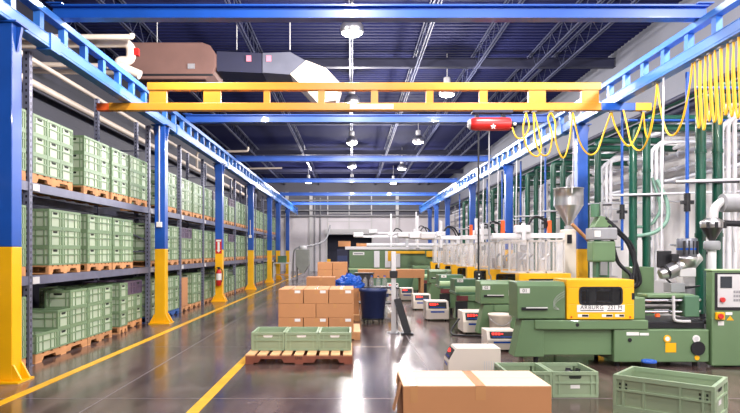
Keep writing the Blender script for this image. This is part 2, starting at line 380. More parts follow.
# ------------------------------------------------------------------ crane columns, rails, tie beams, bridge
ZY = 1.45
def column(x, y, label, top=3.84, w=.2):
    t = thing('crane_column', label, 'column', (x, y, 0)); t['kind'] = 'thing'
    h = w/2
    mb = MB(); mb.box((-h, -h, .02), (h, h, ZY), 0); mb.box((-h, -h, ZY), (h, h, top), 1)
    mb.build('post', [M_yel, M_blue], t, bevel=.008)
    MB().box((-h-.1, -h-.07, 0), (h+.1, h+.07, .02)).build('base_plate', M_yel, t)
    for s in (-1, 1):
        MB().prism([(s*h, .02), (s*(h+.095), .02), (s*(h+.095), .035), (s*(h+.01), .19), (s*h, .19)], 'y', -h, -h+.03).build('gusset', M_yel, t)
        MB().prism([(s*h, .02), (s*(h+.095), .02), (s*(h+.095), .035), (s*(h+.01), .19), (s*h, .19)], 'y', h-.03, h).build('gusset', M_yel, t)
    MB().box((-h-.06, -h-.03, top), (h+.06, h+.03, top+.018)).build('cap_plate', M_blue, t)
    for s in (-1, 1):
        MB().prism([(s*h, top-.02), (s*(h+.01), top-.28), (s*(h+.06), top-.02)], 'y', -.02, .02).build('bracket', M_blue, t)
    return t
LC = [(6.7, 'blue and yellow crane column nearest the camera, cut by the picture edge'), (12.1, 'second blue and yellow column along the racks, carrying a white conduit'),
      (17.4, 'third blue and yellow column along the racks, carrying a fire extinguisher'), (22.8, 'fourth blue and yellow column along the racks, with a small white outlet'),
      (28.0, 'fifth blue and yellow column along the racks, plain and slim'), (31.2, 'sixth blue and yellow column along the racks, right beside the fifth'), (35.8, 'farthest blue and yellow column along the racks, near the far wall')]
for y, l in LC: column(-3.72, y, l)
RC = [(12.05, 'widest blue column among the machines, beside the steel hopper'), (17.5, 'blue column rising behind the clear machine guards, second from the hopper'), (22.75, 'third blue column behind the machines from the steel hopper'),
      (28.7, 'fourth blue column behind the machines from the steel hopper'), (32.5, 'fifth blue column behind the machines from the steel hopper'), (35.2, 'farthest blue column behind the machines, near the rail end')]
for y, l in RC: column(4.45 if y < 13 else 4.42, y, l)
def rail(x, y0, y1, label, first):
    t = thing('crane_rail', label, 'crane rail', (x, y0, 3.86))
    L = y1 - y0
    mb = MB(); mb.box((-.075, 0, 0), (.075, L, .03)); mb.box((-.075, 0, .03), (-.055, L, .15)); mb.box((.055, 0, .03), (.075, L, .15)); mb.box((-.075, 0, .15), (.075, L, .165))
    mb.build('lower_chord', M_rail, t, bevel=.006)
    MB().box((-.06, 0, .385), (.06, L, .47)).build('upper_chord', M_rail, t, bevel=.006)
    k = 0; y = first - y0
    while y < L - .06:
        MB().box((-.04, y-.05, .165), (.04, y+.05, .385)).build('upright', M_rail, t); y += .62
    for y in [c + .9 - y0 for c, _ in (LC if x < 0 else RC) if 0 < c + .9 - y0 < L]:
        MB().box((-.09, y-.12, -.02), (.09, y+.12, .18)).build('splice_sleeve', M_rail, t)
    MB().box((-.09, L, -.02), (.09, L+.02, .5)).build('end_stop', M_blue, t)
rail(-3.72, 2.0, 41.5, 'blue ladder crane rail above the storage racks', 2.4)
rail(4.42, 2.0, 40.0, 'pale blue ladder crane rail above the moulding machines, hung with yellow cables', 2.55)
TB = [(1.6, None), (7.85, 'dark blue tie beam crossing the very top of the picture'), (14.1, 'blue tie beam right below the yellow bridge beam'), (20.2, 'blue tie beam third from the top, below the bridge'),
      (26.4, 'blue tie beam fourth from the top, below the second lamp row'), (32.6, 'blue tie beam fifth from the top, near the far wall'), (38.9, 'farthest and lowest blue tie beam, near the rail ends')]
for y, l in TB:
    if not l: continue
    t = thing('tie_beam', l, 'beam', (0, y, 4.332), group=None)
    mb = MB(); mb.box((-3.78, -.08, 0), (4.48, .08, .02)); mb.box((-3.78, -.012, .02), (4.48, .012, .15)); mb.box((-3.78, -.08, .15), (4.48, .08, .17))
    mb.build('flanged_beam', M_blue, t)
    for x in (-3.72, 4.42): MB().box((x-.1, -.12, .17), (x+.1, .12, .182)).build('end_plate', M_blue, t)
# bridge
YB = 10.3
t = thing('bridge_crane', 'yellow ladder bridge beam spanning between the two blue rails', 'crane bridge', (0, YB, 3.735))
def bxp(px): return (px-CX)*YB/FOC
MB().box((-4.02, -.06, 0), (bxp(600), .06, .124)).build('lower_chord', M_bridge, t, bevel=.006)
MB().box((bxp(600), -.061, -.001), (bxp(634), .061, .123)).build('end_truck', M_blue, t, bevel=.006)
MB().box((bxp(634), -.06, 0), (bxp(650), .06, .123)).build('lower_chord_end', M_yel, t, bevel=.006)
MB().box((bxp(98), -.062, 0), (-4.02, .062, .115)).build('end_bumper', M_orange, t)
MB().box((bxp(148), -.06, .335), (bxp(600), .06, .46)).build('upper_chord', M_bridge, t, bevel=.006)
for a, b in ((150,167),(204,221),(264,270),(318,325),(371,378),(426,433),(479,487),(528,545),(581,598)):
    MB().box((bxp(a), -.045, .124), (bxp(b), .045, .335)).build('upright', M_bridge, t)
MB().box((bxp(350), -.066, .02), (bxp(393), -.0605, .10)).build('label_strip', M_white, t)
# hoist
t = thing('chain_hoist', 'red cylindrical hoist hanging under the yellow bridge beam', 'hoist', (0, YB, 0))
a, b = P(470, 127.5, YB), P(510, 127, YB); zc = 3.515
MB().tube([(a.x, 0, zc), (a.x+.03, 0, zc), (a.x+.1, 0, zc), (b.x-.05, 0, zc), (b.x, 0, zc)], [.07, .098, .11, .11, .10], 20).build('hoist_body', M_red, t)
MB().tube([(a.x-.035, 0, zc), (a.x, 0, zc)], [.06, .09], 20).build('end_cap', M_lgrey, t)
MB().cyl((b.x, 0, zc), (b.x+.05, 0, zc), .05, 12).build('cable_gland', M_dark, t)
MB().cyl((b.x+.05, 0, zc), (b.x+.1, 0, zc), .025, 10).build('plug', M_white, t)
xm = (a.x + b.x)/2
s = MB()
for k in range(10):
    ang = math.pi*k/5 + math.pi/2; s.v.append(((xm+.03) + math.cos(ang)*(.05 if k % 2 == 0 else .02), -.113, zc-.06 + math.sin(ang)*(.05 if k % 2 == 0 else .02)))
s.f.append(tuple(range(10))); s.mi.append(0); s.sm.append(False); s.build('star_emblem', M_white, t)
MB().box((xm-.3, -.09, 3.69), (xm+.36, .09, 3.734)).build('trolley', M_girder, t)
for xx in (xm-.22, xm+.22): MB().box((xx-.03, -.05, zc+.09), (xx+.03, .05, 3.69)).build('suspension_lug', M_girder, t)
x1, x2 = P(478.5, 0, YB).x, P(489, 0, YB).x
MB().tube([(x1, 0, zc-.1), (x1, 0, 1.05)], .016, 6).build('control_cable', M_dark, t)
MB().tube([(x2, .0, zc-.1), (x2, .0, 1.02)], .012, 6).build('load_chain', M_mgrey, t)
MB().box((x1-.045, -.04, .86), (x1+.045, .04, 1.07)).build('control_pendant', M_dark, t, bevel=.01)
for k, z in enumerate((.9, .96, 1.02)): MB().cyl((x1, -.041, z), (x1, -.055, z), .014, 10).build('push_button', M_white, t)
MB().tube(spline([(x2, 0, 1.03), (x2+.03, 0, .98), (x2+.02, 0, .93), (x2-.03, 0, .93)]), .012, 6).build('hook', M_steel, t)
# festoon cables
def px_path(pts, Y): return spline([P(a, b, Y) for a, b in pts], 7)
t = thing('festoon_cable', 'yellow power cable looped under the bridge beam beside the red hoist', 'cable', (0, 0, 0))
for pts in ([(512,127),(516,137),(523,138),(529,127),(526,112.5)], [(526,112.5),(523,132),(529,151),(538,156),(541,142),(534,112.5)], [(533.5,112.5),(535,138),(541,154),(549,153),(552,135),(548,119),(550.5,112.5)],
            [(551,112.5),(555,122),(556,142),(563,158),(569,143),(572.5,112.5)], [(573,112.5),(579,140),(588,154),(597,151),(604,132),(611,112.5)], [(611.5,112.5),(616,128),(628,146),(638,132),(643,112.5)], [(643.5,112.5),(645,130),(648,138),(652,125),(655.5,100)]):
    MB().tube(px_path(pts, YB-.02), .014, 6).build('cable_loop', M_yhose, t)
for xx in (526, 534, 551, 573, 611, 643): MB().box(P(xx-2.2, 112.5, YB) - Vector((0, .04, 0)), P(xx+2.2, 108.6, YB) + Vector((0, .03, 0))).build('cable_clamp', M_mgrey, t)
t = thing('festoon_cable', 'yellow power cable bunched in many loops under the pale blue rail', 'cable', (4.42, 0, 0))
yy = 6.5; n = 0; hang = []
while yy < 8.05: hang.append(yy); yy += .115
for i, (a, b) in enumerate(zip(hang, hang[1:])):
    zb = 2.98 + .05*math.sin(i*2.1) ; dx = .012*math.sin(i*1.3)
    MB().tube(spline([(dx, a, 3.85), (.0, a+.015, 3.5), (.02, a+.02, zb+.15), (.02, (a+b)/2, zb), (.02, b-.02, zb+.15), (0, b-.015, 3.5), (dx, b, 3.85)], 5), .013, 6).build('cable_loop', M_yhose, t)
for pts in ([(0, 8.05, 3.85), (-.01, 8.12, 3.5), (0, 8.3, 3.15), (0, 8.5, 3.0), (0, 8.72, 3.1), (0, 8.9, 3.5), (0, 8.98, 3.85)], [(0, 8.98, 3.85), (0, 9.06, 3.5), (0, 9.25, 3.1), (0, 9.5, 2.95), (0, 9.8, 3.1), (0, 10.0, 3.5), (0, 10.1, 3.7)]):
    MB().tube(spline(pts, 7), .014, 6).build('cable_loop', M_yhose, t)
for yy in hang[::2] + [8.98]: MB().box((-.03, yy-.03, 3.83), (.03, yy+.03, 3.858)).build('cable_trolley', M_mgrey, t)

# ------------------------------------------------------------------ overhead services
t = thing('air_duct', 'brown and galvanised air duct with pale angled end under the roof', 'duct', (0, 13.6, 0))
def dp(px, py): p = P(px, py, 13.6); return (p.x, p.z)
mb = MB()
mb.prism([dp(128, 79), dp(205, 79), dp(213, 74), dp(216, 66), dp(216, 54), dp(210, 45), dp(202, 42), dp(128, 42)], 'y', 0, .9); mb.build('insulated_section', M_duct, t, bevel=.03)
MB().box((dp(128,0)[0], -.02, dp(0,76)[1]), (dp(213,0)[0], -.005, dp(0,74)[1])).build('hanging_strap', M_dark, t)
mb = MB(); mb.prism([dp(216, 70), dp(262, 72), dp(262, 52), dp(216, 50)], 'y', .08, .8); mb.build('dark_section', M_girder, t)
mb = MB(); mb.prism([dp(262, 72), dp(290, 74), dp(306, 60), dp(290, 51), dp(262, 52)], 'y', .05, .82); mb.build('galvanised_section', M_ductg, t, bevel=.01)
mb = MB(); mb.prism([dp(290, 74), dp(306, 60), dp(326, 68), dp(341, 84), dp(336, 100), dp(318, 103), dp(300, 84)], 'y', .0, .85); mb.build('elbow_section', M_ductp, t, bevel=.01)
for x in (-4.4, -2.6, -1.4): MB().cyl((x, .4, dp(0, 44)[1]), (x, .4, 6.62), .012, 6).build('hanger', M_lgrey, t)
MB().box(dp(188,0)[0:1] + (-.03, dp(0,69)[1]), dp(195,0)[0:1] + (-.005, dp(0,64)[1])).build('junction_box', M_mgrey, t)
for a in (246, 266): MB().box((dp(a,0)[0], .03, dp(0,61)[1]), (dp(a+5,0)[0], .049, dp(0,55)[1])).build('pink_tag', mat('pink_tag', rgb(216, 130, 150), .6), t)

def pipe(name, pts, r, m, label, cat='pipe', rb=.12, group=None, seg=10, flanges=()):
    o = MB().tube(bend(pts, rb), r, seg).build(name, m)
    for f in flanges: MB().cyl(Vector(f[0]), Vector(f[1]), r*1.35, seg).build('coupling', m, o)
    return tag(o, label, cat, group)
pipe('sprinkler_pipe', [(-6.35, 3, 4.75), (-6.35, 40, 4.75)], .075, M_pipe, 'thick cream pipe running along the upper wall behind the racks, lower of the pair')
pipe('sprinkler_pipe', [(-6.0, 3, 5.0), (-6.0, 38, 5.0)], .05, M_pipe, 'thin cream pipe running along the upper wall behind the racks, upper of the pair')
def hp(Y, *pts): return [P(a, b, Y) for a, b in pts]
pipe('sprinkler_pipe', hp(11.9, (5, 44), (131, 43), (131, 61), (119, 61), (119, 66), (140, 75)), .09, M_pipe, 'cream pipe with several bends above the ladder rail end nearest the camera', rb=.2)
pipe('sprinkler_pipe', hp(11.5, (-8, 37), (132, 37), (132, 34)), .05, M_pipe, 'thin straight cream pipe beside the brown air duct')
pipe('sprinkler_pipe', hp(12.6, (24, 64), (108, 66)), .05, M_pipe, 'short cream pipe crossing over the racks below the ladder rail, upper one')
pipe('sprinkler_pipe', hp(13.0, (34, 71), (120, 73)), .05, M_pipe, 'short cream pipe crossing over the racks below the ladder rail, lower one')
pipe('sprinkler_pipe', hp(24.0, (197, 168), (197, 152), (248, 151), (248, 147)), .045, M_pipe, 'cream bent pipe under the blue rail, above the third column')
pipe('sprinkler_pipe', hp(32.0, (223, 169), (282, 168)), .045, M_pipe, 'cream cross pipe under the blue rail, above the fourth column')
o = MB().box(P(132.5, 48, 11.85), P(138, 55, 11.85) + Vector((0, .1, 0))).build('alarm_bell', M_red); tag(o, 'small red alarm device beside the cream pipe and brown duct', 'alarm')

# ------------------------------------------------------------------ pallet racks
FR = [3.1, 7.57, 12.03, 14.22, 16.42, 18.65, 20.88, 23.1, 25.3, 27.5, 29.7, 31.9, 34.1]
XF, XB = -3.96, -4.95
RZ1, RZ2 = 1.10, 2.25                                      # beam tops
t = thing('pallet_rack', 'long steel pallet rack filled with crates behind the blue columns', 'rack', (0, 0, 0))
pm = MB().box((-.04, -.035, 0), (.04, .035, 3.83)).mesh('post', M_post)
pm2 = MB().box((-.04, -.035, 0), (.04, .035, 4.35)).mesh('post', M_post)
for y in FR:
    for x, me in ((XF, pm), (XB, pm2)):
        o = bpy.data.objects.new('post', me); COL.objects.link(o); o.parent = t; o.location = (x, y, .01)
        MB().box((x-.05, y-.05, 0), (x+.05, y+.05, .01)).build('foot_plate', M_rackm, t)
    mb = MB(); z = .3; s = True
    while z < 3.5:
        mb.bar((XF, y, z), (XB, y, z+.45 if s else z), .025, .025)
        if s: z += .45
        else: z += .2
        s = not s
    mb.build('brace', M_rackm, t)
for a, b in zip(FR, FR[1:]):
    for z in (RZ1, RZ2):
        MB().box((XF-.02, a+.035, z-.11), (XF+.03, b-.035, z)).build('beam', M_beam, t)
        MB().box((XB-.03, a+.035, z-.11), (XB+.02, b-.035, z)).build('beam', M_beam, t)
for y in FR[1:5]:
    for z in (RZ1, RZ2): MB().box((XF+.04, y+.04, z-.1), (XF+.046, y+.2, z-.015)).build('beam_connector', M_lgrey, t)

# pallets
def make_pallet(w, d, h, wood, deckw, nd=7, label='p'):    # w along x, d along y; stringers run along x
    r = bpy.data.objects.new('pallet', None); COL.objects.link(r); r.empty_display_size = .1
    mb = MB(); bw = w/(nd*1.32)
    for k in range(nd):
        x = -w/2 + bw/2 + k*(w-bw)/(nd-1); jit = random.uniform(-.006, .006)
        mb.box((x-bw/2+jit, -d/2, h-.018), (x+bw/2+jit, d/2, h))
    mb.build('deck', deckw, r)
    for yy in (-d/2+.02, 0, d/2-.02):
        y0, y1 = yy-.02, yy+.02
        pts = [(-w/2, .018), (-w/2, h-.018), (w/2, h-.018), (w/2, .018), (w*.38, .018), (w*.36, h*.55), (w*.16, h*.55), (w*.14, .018), (-w*.14, .018), (-w*.16, h*.55), (-w*.36, h*.55), (-w*.38, .018)]
        MB().prism(pts, 'y', y0, y1).build('stringer', wood, r)
    mb = MB()
    for x in (-w/2+.05, 0, w/2-.05): mb.box((x-.05, -d/2, 0), (x+.05, d/2, .018))
    mb.build('bottom_board', wood, r)
    return r
RACKPAL = make_pallet(.93, .9, .115, M_wood, M_wood); used = {'p': False}
KIDS[RACKPAL.name] = [c for c in bpy.data.objects if c.parent == RACKPAL]
BLUEPAL = None

# crates -------------------------------------------------
RIB = {M_crate.name: mat('sage_rib_plastic', rgb(116, 140, 106), .45, var=.06, rnd=.07), M_crate2.name: mat('foreground_rib_plastic', rgb(150, 170, 138), .45, var=.06)}
def crate_mb(w, l, h, tk=.012):                            # w along x (short side), l along y; open top
    mb = MB(); i = .010; X, Y = w/2, l/2
    for sx in (-1, 1): mb.box((sx*(X-i), -Y+i, .02), (sx*(X-i-tk), Y-i, h-.005))
    for sy in (-1, 1): mb.box((-X+i, sy*(Y-i), .02), (X-i, sy*(Y-i-tk), h-.005))
    mb.box((-X+i, -Y+i, .006), (X-i, Y-i, .022))
    for z0, z1 in ((h-.032, h), (h*.53, h*.53+.016), (0, .022)):
        for sx in (-1, 1): mb.box((sx*X, -Y, z0), (sx*(X-.024), Y, z1), 1)
        for sy in (-1, 1): mb.box((-X+.024, sy*Y, z0), (X-.024, sy*(Y-.024), z1), 1)
    rb = .016
    for sx in (-1, 1):
        for y in (-Y+.006, -Y+.07, -Y*.36, Y*.36, Y-.07, Y-.006): mb.box((sx*(X-.001), y-rb/2, .022), (sx*(X-.022), y+rb/2, h-.03), 1)
    for sy in (-1, 1):
        for x in (-X+.006, -X+.065, X-.065, X-.006): mb.box((x-rb/2, sy*(Y-.001), .022), (x+rb/2, sy*(Y-.022), h-.03), 1)
    return mb
def handle_mb(w, l, h, sy):
    mb = MB(); hw = min(.06, w*.19); y = sy*(l/2 - .0085); z0, z1 = h*.72, h*.72+.03
    mb.add([(-hw, y, z1), (-hw, y, z0+.012), (-hw+.012, y, z0), (hw-.012, y, z0), (hw, y, z0+.012), (hw, y, z1)], [(0,1,2,3,4,5) if sy < 0 else (5,4,3,2,1,0)])
    return mb
def make_crate(name, w, l, h, m, card=True, both=True, slot=None):
    o = crate_mb(w, l, h).build(name, [m, RIB.get(m.name, m)])
    handle_mb(w, l, h, -1).build('handle', slot or M_slot, o)
    if both: handle_mb(w, l, h, 1).build('handle', slot or M_slot, o)
    if card:
        MB().box((-.045, -l/2+.0095, h*.34), (.045, -l/2+.0085, h*.48)).build('label_card', M_white, o)
    KIDS[o.name] = [c for c in bpy.data.objects if c.parent == o]
    return o
CW, CL, CH = .36, .56, .245
ORD = ['nearest', 'second', 'third', 'fourth', 'fifth', 'sixth']
BAYN = ['first', 'first', 'second', 'third', 'fourth', 'fifth', 'sixth', 'seventh', 'eighth', 'ninth', 'tenth', 'eleventh', 'twelfth']
LEV = ['floor', 'middle shelf', 'top shelf']
crates = []          # (y, x, z, rz, label, colour)
pallets = []         # (x, y, z, label, blue)
XC = -3.93           # front faces
def stack(bay, lev, y0, pat, n, slot, xf=XC, dark=0, deep=True, blue=False, flip=False):
    zb = (0.0, RZ1, RZ2)[lev]
    w = sum(CW if c == 'S' else CL for c in pat)
    where = f'{ORD[slot]} pallet on {LEV[lev]}, {BAYN[bay]} rack bay'
    pallets.append((xf - .455, y0 + w/2, zb, f'wooden pallet under crates, {where} from the camera', blue, (w + .008*len(pat))/.93))
    y = y0
    ns = n if isinstance(n, (list, tuple)) else [n]*len(pat)
    for ci, c in enumerate(pat):
        cw = CW if c == 'S' else CL
        for k in range(ns[ci]):
            lay = 'topmost' if k == ns[ci]-1 else 'bottom' if k == 0 else 'second layer' if k == 1 else 'third layer' if k == 2 else 'fourth layer'
            kindc = 'purple grey' if (dark and k >= ns[ci]-dark) else 'sage green'
            end = 'handled' if c == 'S' else 'broadside'
            colw = f'{ORD[ci]} column' if len(pat) > 1 else 'only column'
            base = f'{lay} {kindc} {end} crate, {colw}, {where}'
            z = zb + .120 + k*(CH+.0005)
            if c == 'S':
                crates.append((y + cw/2, xf - CL/2, z, math.pi/2, base, kindc))
            else:
                crates.append((y + cw/2, xf - CW/2, z, 0, base, kindc))
                if deep and ci == 0: crates.append((y + cw/2 + .001, xf - CW*1.5 - .01, z, 0, base.replace('crate,', 'back crate,').replace('broadside ', ''), kindc))
        y += cw + .006
# bay 0 sliver, then the fully visible first bay as in the photo
stack(0, 0, 6.55, 'LS', 3, 0); stack(0, 1, 6.55, 'LS', 3, 0); stack(0, 2, 6.55, 'LS', 3, 0)
BAYN[1] = 'second'; BAYN = ['first', 'second', 'third', 'fourth', 'fifth', 'sixth', 'seventh', 'eighth', 'ninth', 'tenth', 'eleventh', 'twelfth', 'last']
pallets.append((-4.385, 14.75, 0, 'wooden pallet under the tall brown carton beside the second rack column', False, .95))
stack(1, 2, 7.64, 'SSS', 3, 0); stack(1, 2, 9.10, 'LS', 3, 1); stack(1, 2, 10.15, 'SS', 3, 2, deep=False); stack(1, 2, 10.97, 'LS', 3, 3)
stack(1, 1, 8.05, 'SL', 3, 0); stack(1, 1, 9.22, 'SL', 3, 1); stack(1, 1, 10.2, 'SL', 3, 2)
stack(1, 0, 7.72, 'LSL', [1, 2, 3], 0); stack(1, 0, 9.235, 'LS', 3, 1); stack(1, 0, 10.5, 'S', 3, 2); stack(1, 0, 11.03, 'LS', 3, 3, xf=XC-.12, dark=1)
rr = random.Random(11)
for bay in range(2, 12):
    a, b = FR[bay], FR[bay+1]
    for lev in (0, 1, 2):
        y = a + .06; slot = 0
        if lev == 2 and bay == 2: y += .85; slot = 1
        while slot < 2 and y + .92 < b:
            pat = rr.choice(['LS', 'SL', 'LS']); n = 3 if lev else rr.choice([2, 3, 3, 3])
            if lev == 0 and bay == 3 and slot == 0: n = 2
            if (bay, lev, slot) == (3, 0, 0): y += .95; slot = 1; continue
            stack(bay, lev, y, pat, n, slot, dark=1 if rr.random() < .1 else 0, blue=(lev == 0 and bay == 2))
            y += 1.03 + rr.uniform(0, .06); slot += 1
crates.sort(key=lambda c: c[0])
NIND = 285
pcrate = make_crate('storage_crate', CW, CL, CH, M_crate, card=False, both=False)
dcrate = make_crate('storage_crate', CW, CL, CH, M_dcrate, card=False, both=False)
firsts = {'sage green': pcrate, 'purple grey': dcrate}; first = {'sage green': True, 'purple grey': True}
for (y, x, z, rz, lab, kc) in crates[:NIND]:
    src = firsts[kc]
    o = src if first[kc] else copy_tree(src); first[kc] = False
    o.location = (x, y, z); o.rotation_euler = (0, 0, rz)
    tag(o, lab, 'crate', 'storage crates on the pallet racks')
# sides facing away are plain; far crates as one mass
far = MB(); tmpl = crate_mb(CW, CL, CH); hm = handle_mb(CW, CL, CH, -1)
for (y, x, z, rz, lab, kc) in crates[NIND:]:
    far.M = Matrix.Translation((x, y, z)) @ Matrix.Rotation(rz, 4, 'Z')
    o0 = len(far.f); far.add(tmpl.v, tmpl.f); far.mi[o0:] = tmpl.mi; far.add(hm.v[:6], hm.f, 2)
o = far.build('storage_crate', [M_crate, RIB[M_crate.name], M_slot]); tag(o, 'sage green crates on the farthest rack bays near the far wall', 'crates', kind='stuff')
blueset = None
for i, (x, y, z, lab, blue, sx) in enumerate(pallets):
    o = RACKPAL if i == 0 else copy_tree(RACKPAL)
    o.scale = (sx, 1, 1)
    o.location = (x, y, z + (.003 if z > .1 else 0)); o.rotation_euler = (0, 0, math.pi/2)
    if blue:
        for c in [c for c in bpy.data.objects if c.parent == o]:
            c.data = c.data.copy(); c.data.materials[0] = M_deckbl
        lab = lab.replace('wooden pallet', 'blue painted pallet')
    tag(o, lab, 'pallet', 'pallets under the rack crates')

# ------------------------------------------------------------------ things on and beside the columns
def outlet(y, z, label):
    t = thing('outlet_box', label, 'outlet', (-3.72, y-.103, z))
    MB().box((-.05, -.06, -.05), (.05, 0, .05)).build('box', M_white, t, bevel=.006)
    MB().cyl((0, -.03, .05), (0, -.03, 1.9 if y < 15 else .6), .014, 8).build('conduit', M_lgrey, t)
outlet(12.1, 1.92, 'white outlet box with conduit on the second blue column')
outlet(22.8, 1.95, 'white outlet box on the fourth blue column')
t = thing('fire_extinguisher', 'red fire extinguisher with white label hung on the third yellow column', 'fire extinguisher', (-3.70, 17.3-.08, .45))
MB().lathe([(.05, 0), (.075, .02), (.078, .36), (.06, .42), (.028, .45)], seg=16).build('cylinder', M_red, t)
MB().lathe([(.0795, .16), (.0795, .34)], seg=16).build('label_band', M_white, t)
MB().box((-.03, -.02, .45), (.03, .02, .50)).box((-.06, -.012, .50), (.05, .012, .52)).build('valve', M_dark, t)
MB().tube(spline([(.03, -.01, .48), (.10, -.03, .42), (.10, -.03, .2), (.085, -.02, .1)]), .012, 6).build('hose', M_dark, t)
t = thing('wall_sign', 'small red sign with white arrow above the fire extinguisher', 'sign', (-3.72, 17.299, 1.34))
MB().box((-.085, -.006, 0), (.085, 0, .40)).build('plate', M_red, t)
MB().box((-.03, -.008, .10), (.03, -.0061, .33)).prism([(-.06, .10), (0, .03), (.06, .10)], 'y', -.008, -.0061).build('arrow', M_white, t)
MB().box((-.07, -.008, .34), (.07, -.0061, .385)).build('header', M_white, t)

# ------------------------------------------------------------------ centre aisle: pallet of three crates, cardboard stack
BIGPAL = make_pallet(1.33, 1.0, .118, M_wood2, M_deckw, nd=9)
BIGPAL.name = 'loaded_pallet'; BIGPAL.location = (-.66, 8.2, 0)
tag(BIGPAL, 'red brown wooden pallet under three open crates, standing on the yellow line', 'pallet')
for c in list(bpy.data.objects):
    if c.parent == BIGPAL and c.name.startswith('stringer') and c.data.vertices[0].co.y < -.4:
        front_text('LHZ', .05, .0, -.5022, .076).build('stencil', M_dark, BIGPAL)
GW, GL, GH = .425, .60, .235
gcrate = make_crate('open_crate', GW, GL, GH, M_crate2, slot=M_white, card=False)
for i, (x, l) in enumerate(((-1.088, 'open sage crate on the red brown pallet, next to the yellow line'), (-.655, 'open sage crate in the middle of three on the red brown pallet'), (-.222, 'open sage crate at the end of the red brown pallet farthest from the yellow line'))):
    o = gcrate if i == 0 else copy_tree(gcrate)
    o.location = (x, 8.315, .119); tag(o, l, 'crate', 'crates on the aisle pallet')
CP = make_pallet(1.3, 1.12, .13, M_wood, M_deckw); CP.location = (-.52, 10.36, 0); CP.name = 'loaded_pallet'
tag(CP, 'pale wooden pallet under the stack of brown cardboard boxes', 'pallet')
def carton(x, y, z, w, d, h, label, lab=False, rz=0, open_flap=False, group=None):
    t = thing('cardboard_box', label, 'box', (x, y, z), rz, group)
    MB().box((-w/2, -d/2, 0), (w/2, d/2, h)).build('body', M_card, t, bevel=.004)
    MB().box((-.025, -d/2, h), (.025, d/2, h+.0012)).box((-.025, -d/2-.0012, h-.07), (.025, -d/2, h+.0012)).build('tape', M_tape, t)
    if lab: MB().box((w/2-.13, -d/2-.0015, h-.06), (w/2-.04, -d/2-.0002, h-.015)).build('label', M_white, t)
    return t
BH = .222; zb = .13; x0 = -1.17
rows = ['bottom row', 'middle row', 'top row']
for r in range(3):
    if r == 1:
        for k in range(2): carton(x0 + .3 + k*.6, 10.05, zb + r*(BH+.002), .592, .5, BH, f'wide cardboard box in the middle row of the stack, {["nearer the racks", "nearer the blue bin"][k]}', group='cartons stacked on the pale pallet')
    else:
        for k in range(3): carton(x0 + .2 + k*.4, 10.05, zb + r*(BH+.002), .388, .5, BH, f'cardboard box with white label, {rows[r]} of the stack, {["nearest the racks", "middle one", "nearest the blue bin"][k]}', True, group='cartons stacked on the pale pallet')
for k in range(3): carton(x0 + .2 + k*.4, 10.57, zb + 2*(BH+.002), .388, .5, BH, f'rear cardboard box behind the top row, {["nearest the racks", "middle one", "nearest the blue bin"][k]}', group='cartons stacked on the pale pallet')
for r in range(2): carton(x0 + .6, 10.57, zb + r*(BH+.002), 1.18, .5, BH, f'long cardboard box hidden in the rear of the stack, {rows[r]}', group='cartons stacked on the pale pallet')
carton(-4.15, 14.62, .119, .42, .5, .66, 'tall brown carton among the crates on the floor level of the racks')
# boxes and blue film behind
BX = [((307, 335), 12.6, (277, None), .55, 'low wide cardboard box behind the stack, beside the racks aisle')]
bp = make_pallet(1.25, 1.0, .13, M_wood, M_deckw); bp.location = (-.47, 12.95, 0); bp.name = 'loaded_pallet'; tag(bp, 'wooden pallet behind the cardboard stack under a low wide box', 'pallet')
carton(-.63, 12.75, .132, .58, .5, .75, 'low wide cardboard box just behind the top of the main stack')
carton(-.09, 12.8, .132, .46, .5, .52, 'cardboard box behind the stack, under blue plastic film')
bp2 = make_pallet(1.1, 1.0, .13, M_wood, M_deckw); bp2.location = (-.42, 15.23, 0); bp2.name = 'loaded_pallet'; tag(bp2, 'wooden pallet farther back under a small cardboard stack', 'pallet')
carton(-.465, 15.0, .132, .72, .5, .662, 'wide lower cardboard box carrying the small rear stack')
for r in range(2):
    for c in range(2):
        carton(-.645 + c*.36, 15.0, .797 + r*.176, .35, .5, .174, f'flat cardboard box in the small rear stack, {["lower row", "top row"][r]}, {["nearer the racks", "nearer the machines"][c]}', group='cartons of the small rear stack')
# crumpled blue plastic film
rr = random.Random(3)
t = thing('plastic_film', 'crumpled blue plastic film lying on a box behind the stack', 'plastic film', (-.11, 12.78, .659))
for j in range(8):
    mb = MB(); cx, cy, R = rr.uniform(-.17, .17), rr.uniform(-.14, .14), rr.uniform(.10, .19); n, m_ = 14, 8
    vs = []
    for a in range(m_ + 1):
        for b in range(n):
            th = math.pi/2*a/m_; ph = 2*math.pi*b/n; q = R*(1 + .22*math.sin(3*ph + j) * math.sin(5*th + b) + rr.uniform(-.1, .1))
            vs.append((cx + 1.3*q*math.cos(th)*math.cos(ph), cy + q*math.cos(th)*math.sin(ph), max(0, q*1.35*math.sin(th))))
    mb.add(vs, [(a*n+b, a*n+(b+1) % n, (a+1)*n+(b+1) % n, (a+1)*n+b) for a in range(m_) for b in range(n)], 0, False)
    mb.build('fold', M_bag, t)
t = thing('utility_cart', 'dark utility cart behind the bin holding clear bottles', 'cart', (.32, 14.4, 0))
MB().box((-.55, -.3, .55), (.75, .3, .59)).build('tray', M_dark, t); MB().box((-.55, -.3, .2), (.75, .3, .23)).build('shelf', M_dark, t)
for x in (-.52, .72):
    for y in (-.27, .27): MB().cyl((x, y, .06), (x, y, .56), .018, 8).cyl((x-.02, y, .045), (x+.02, y, .045), .045, 10).build('leg', M_mgrey, t)
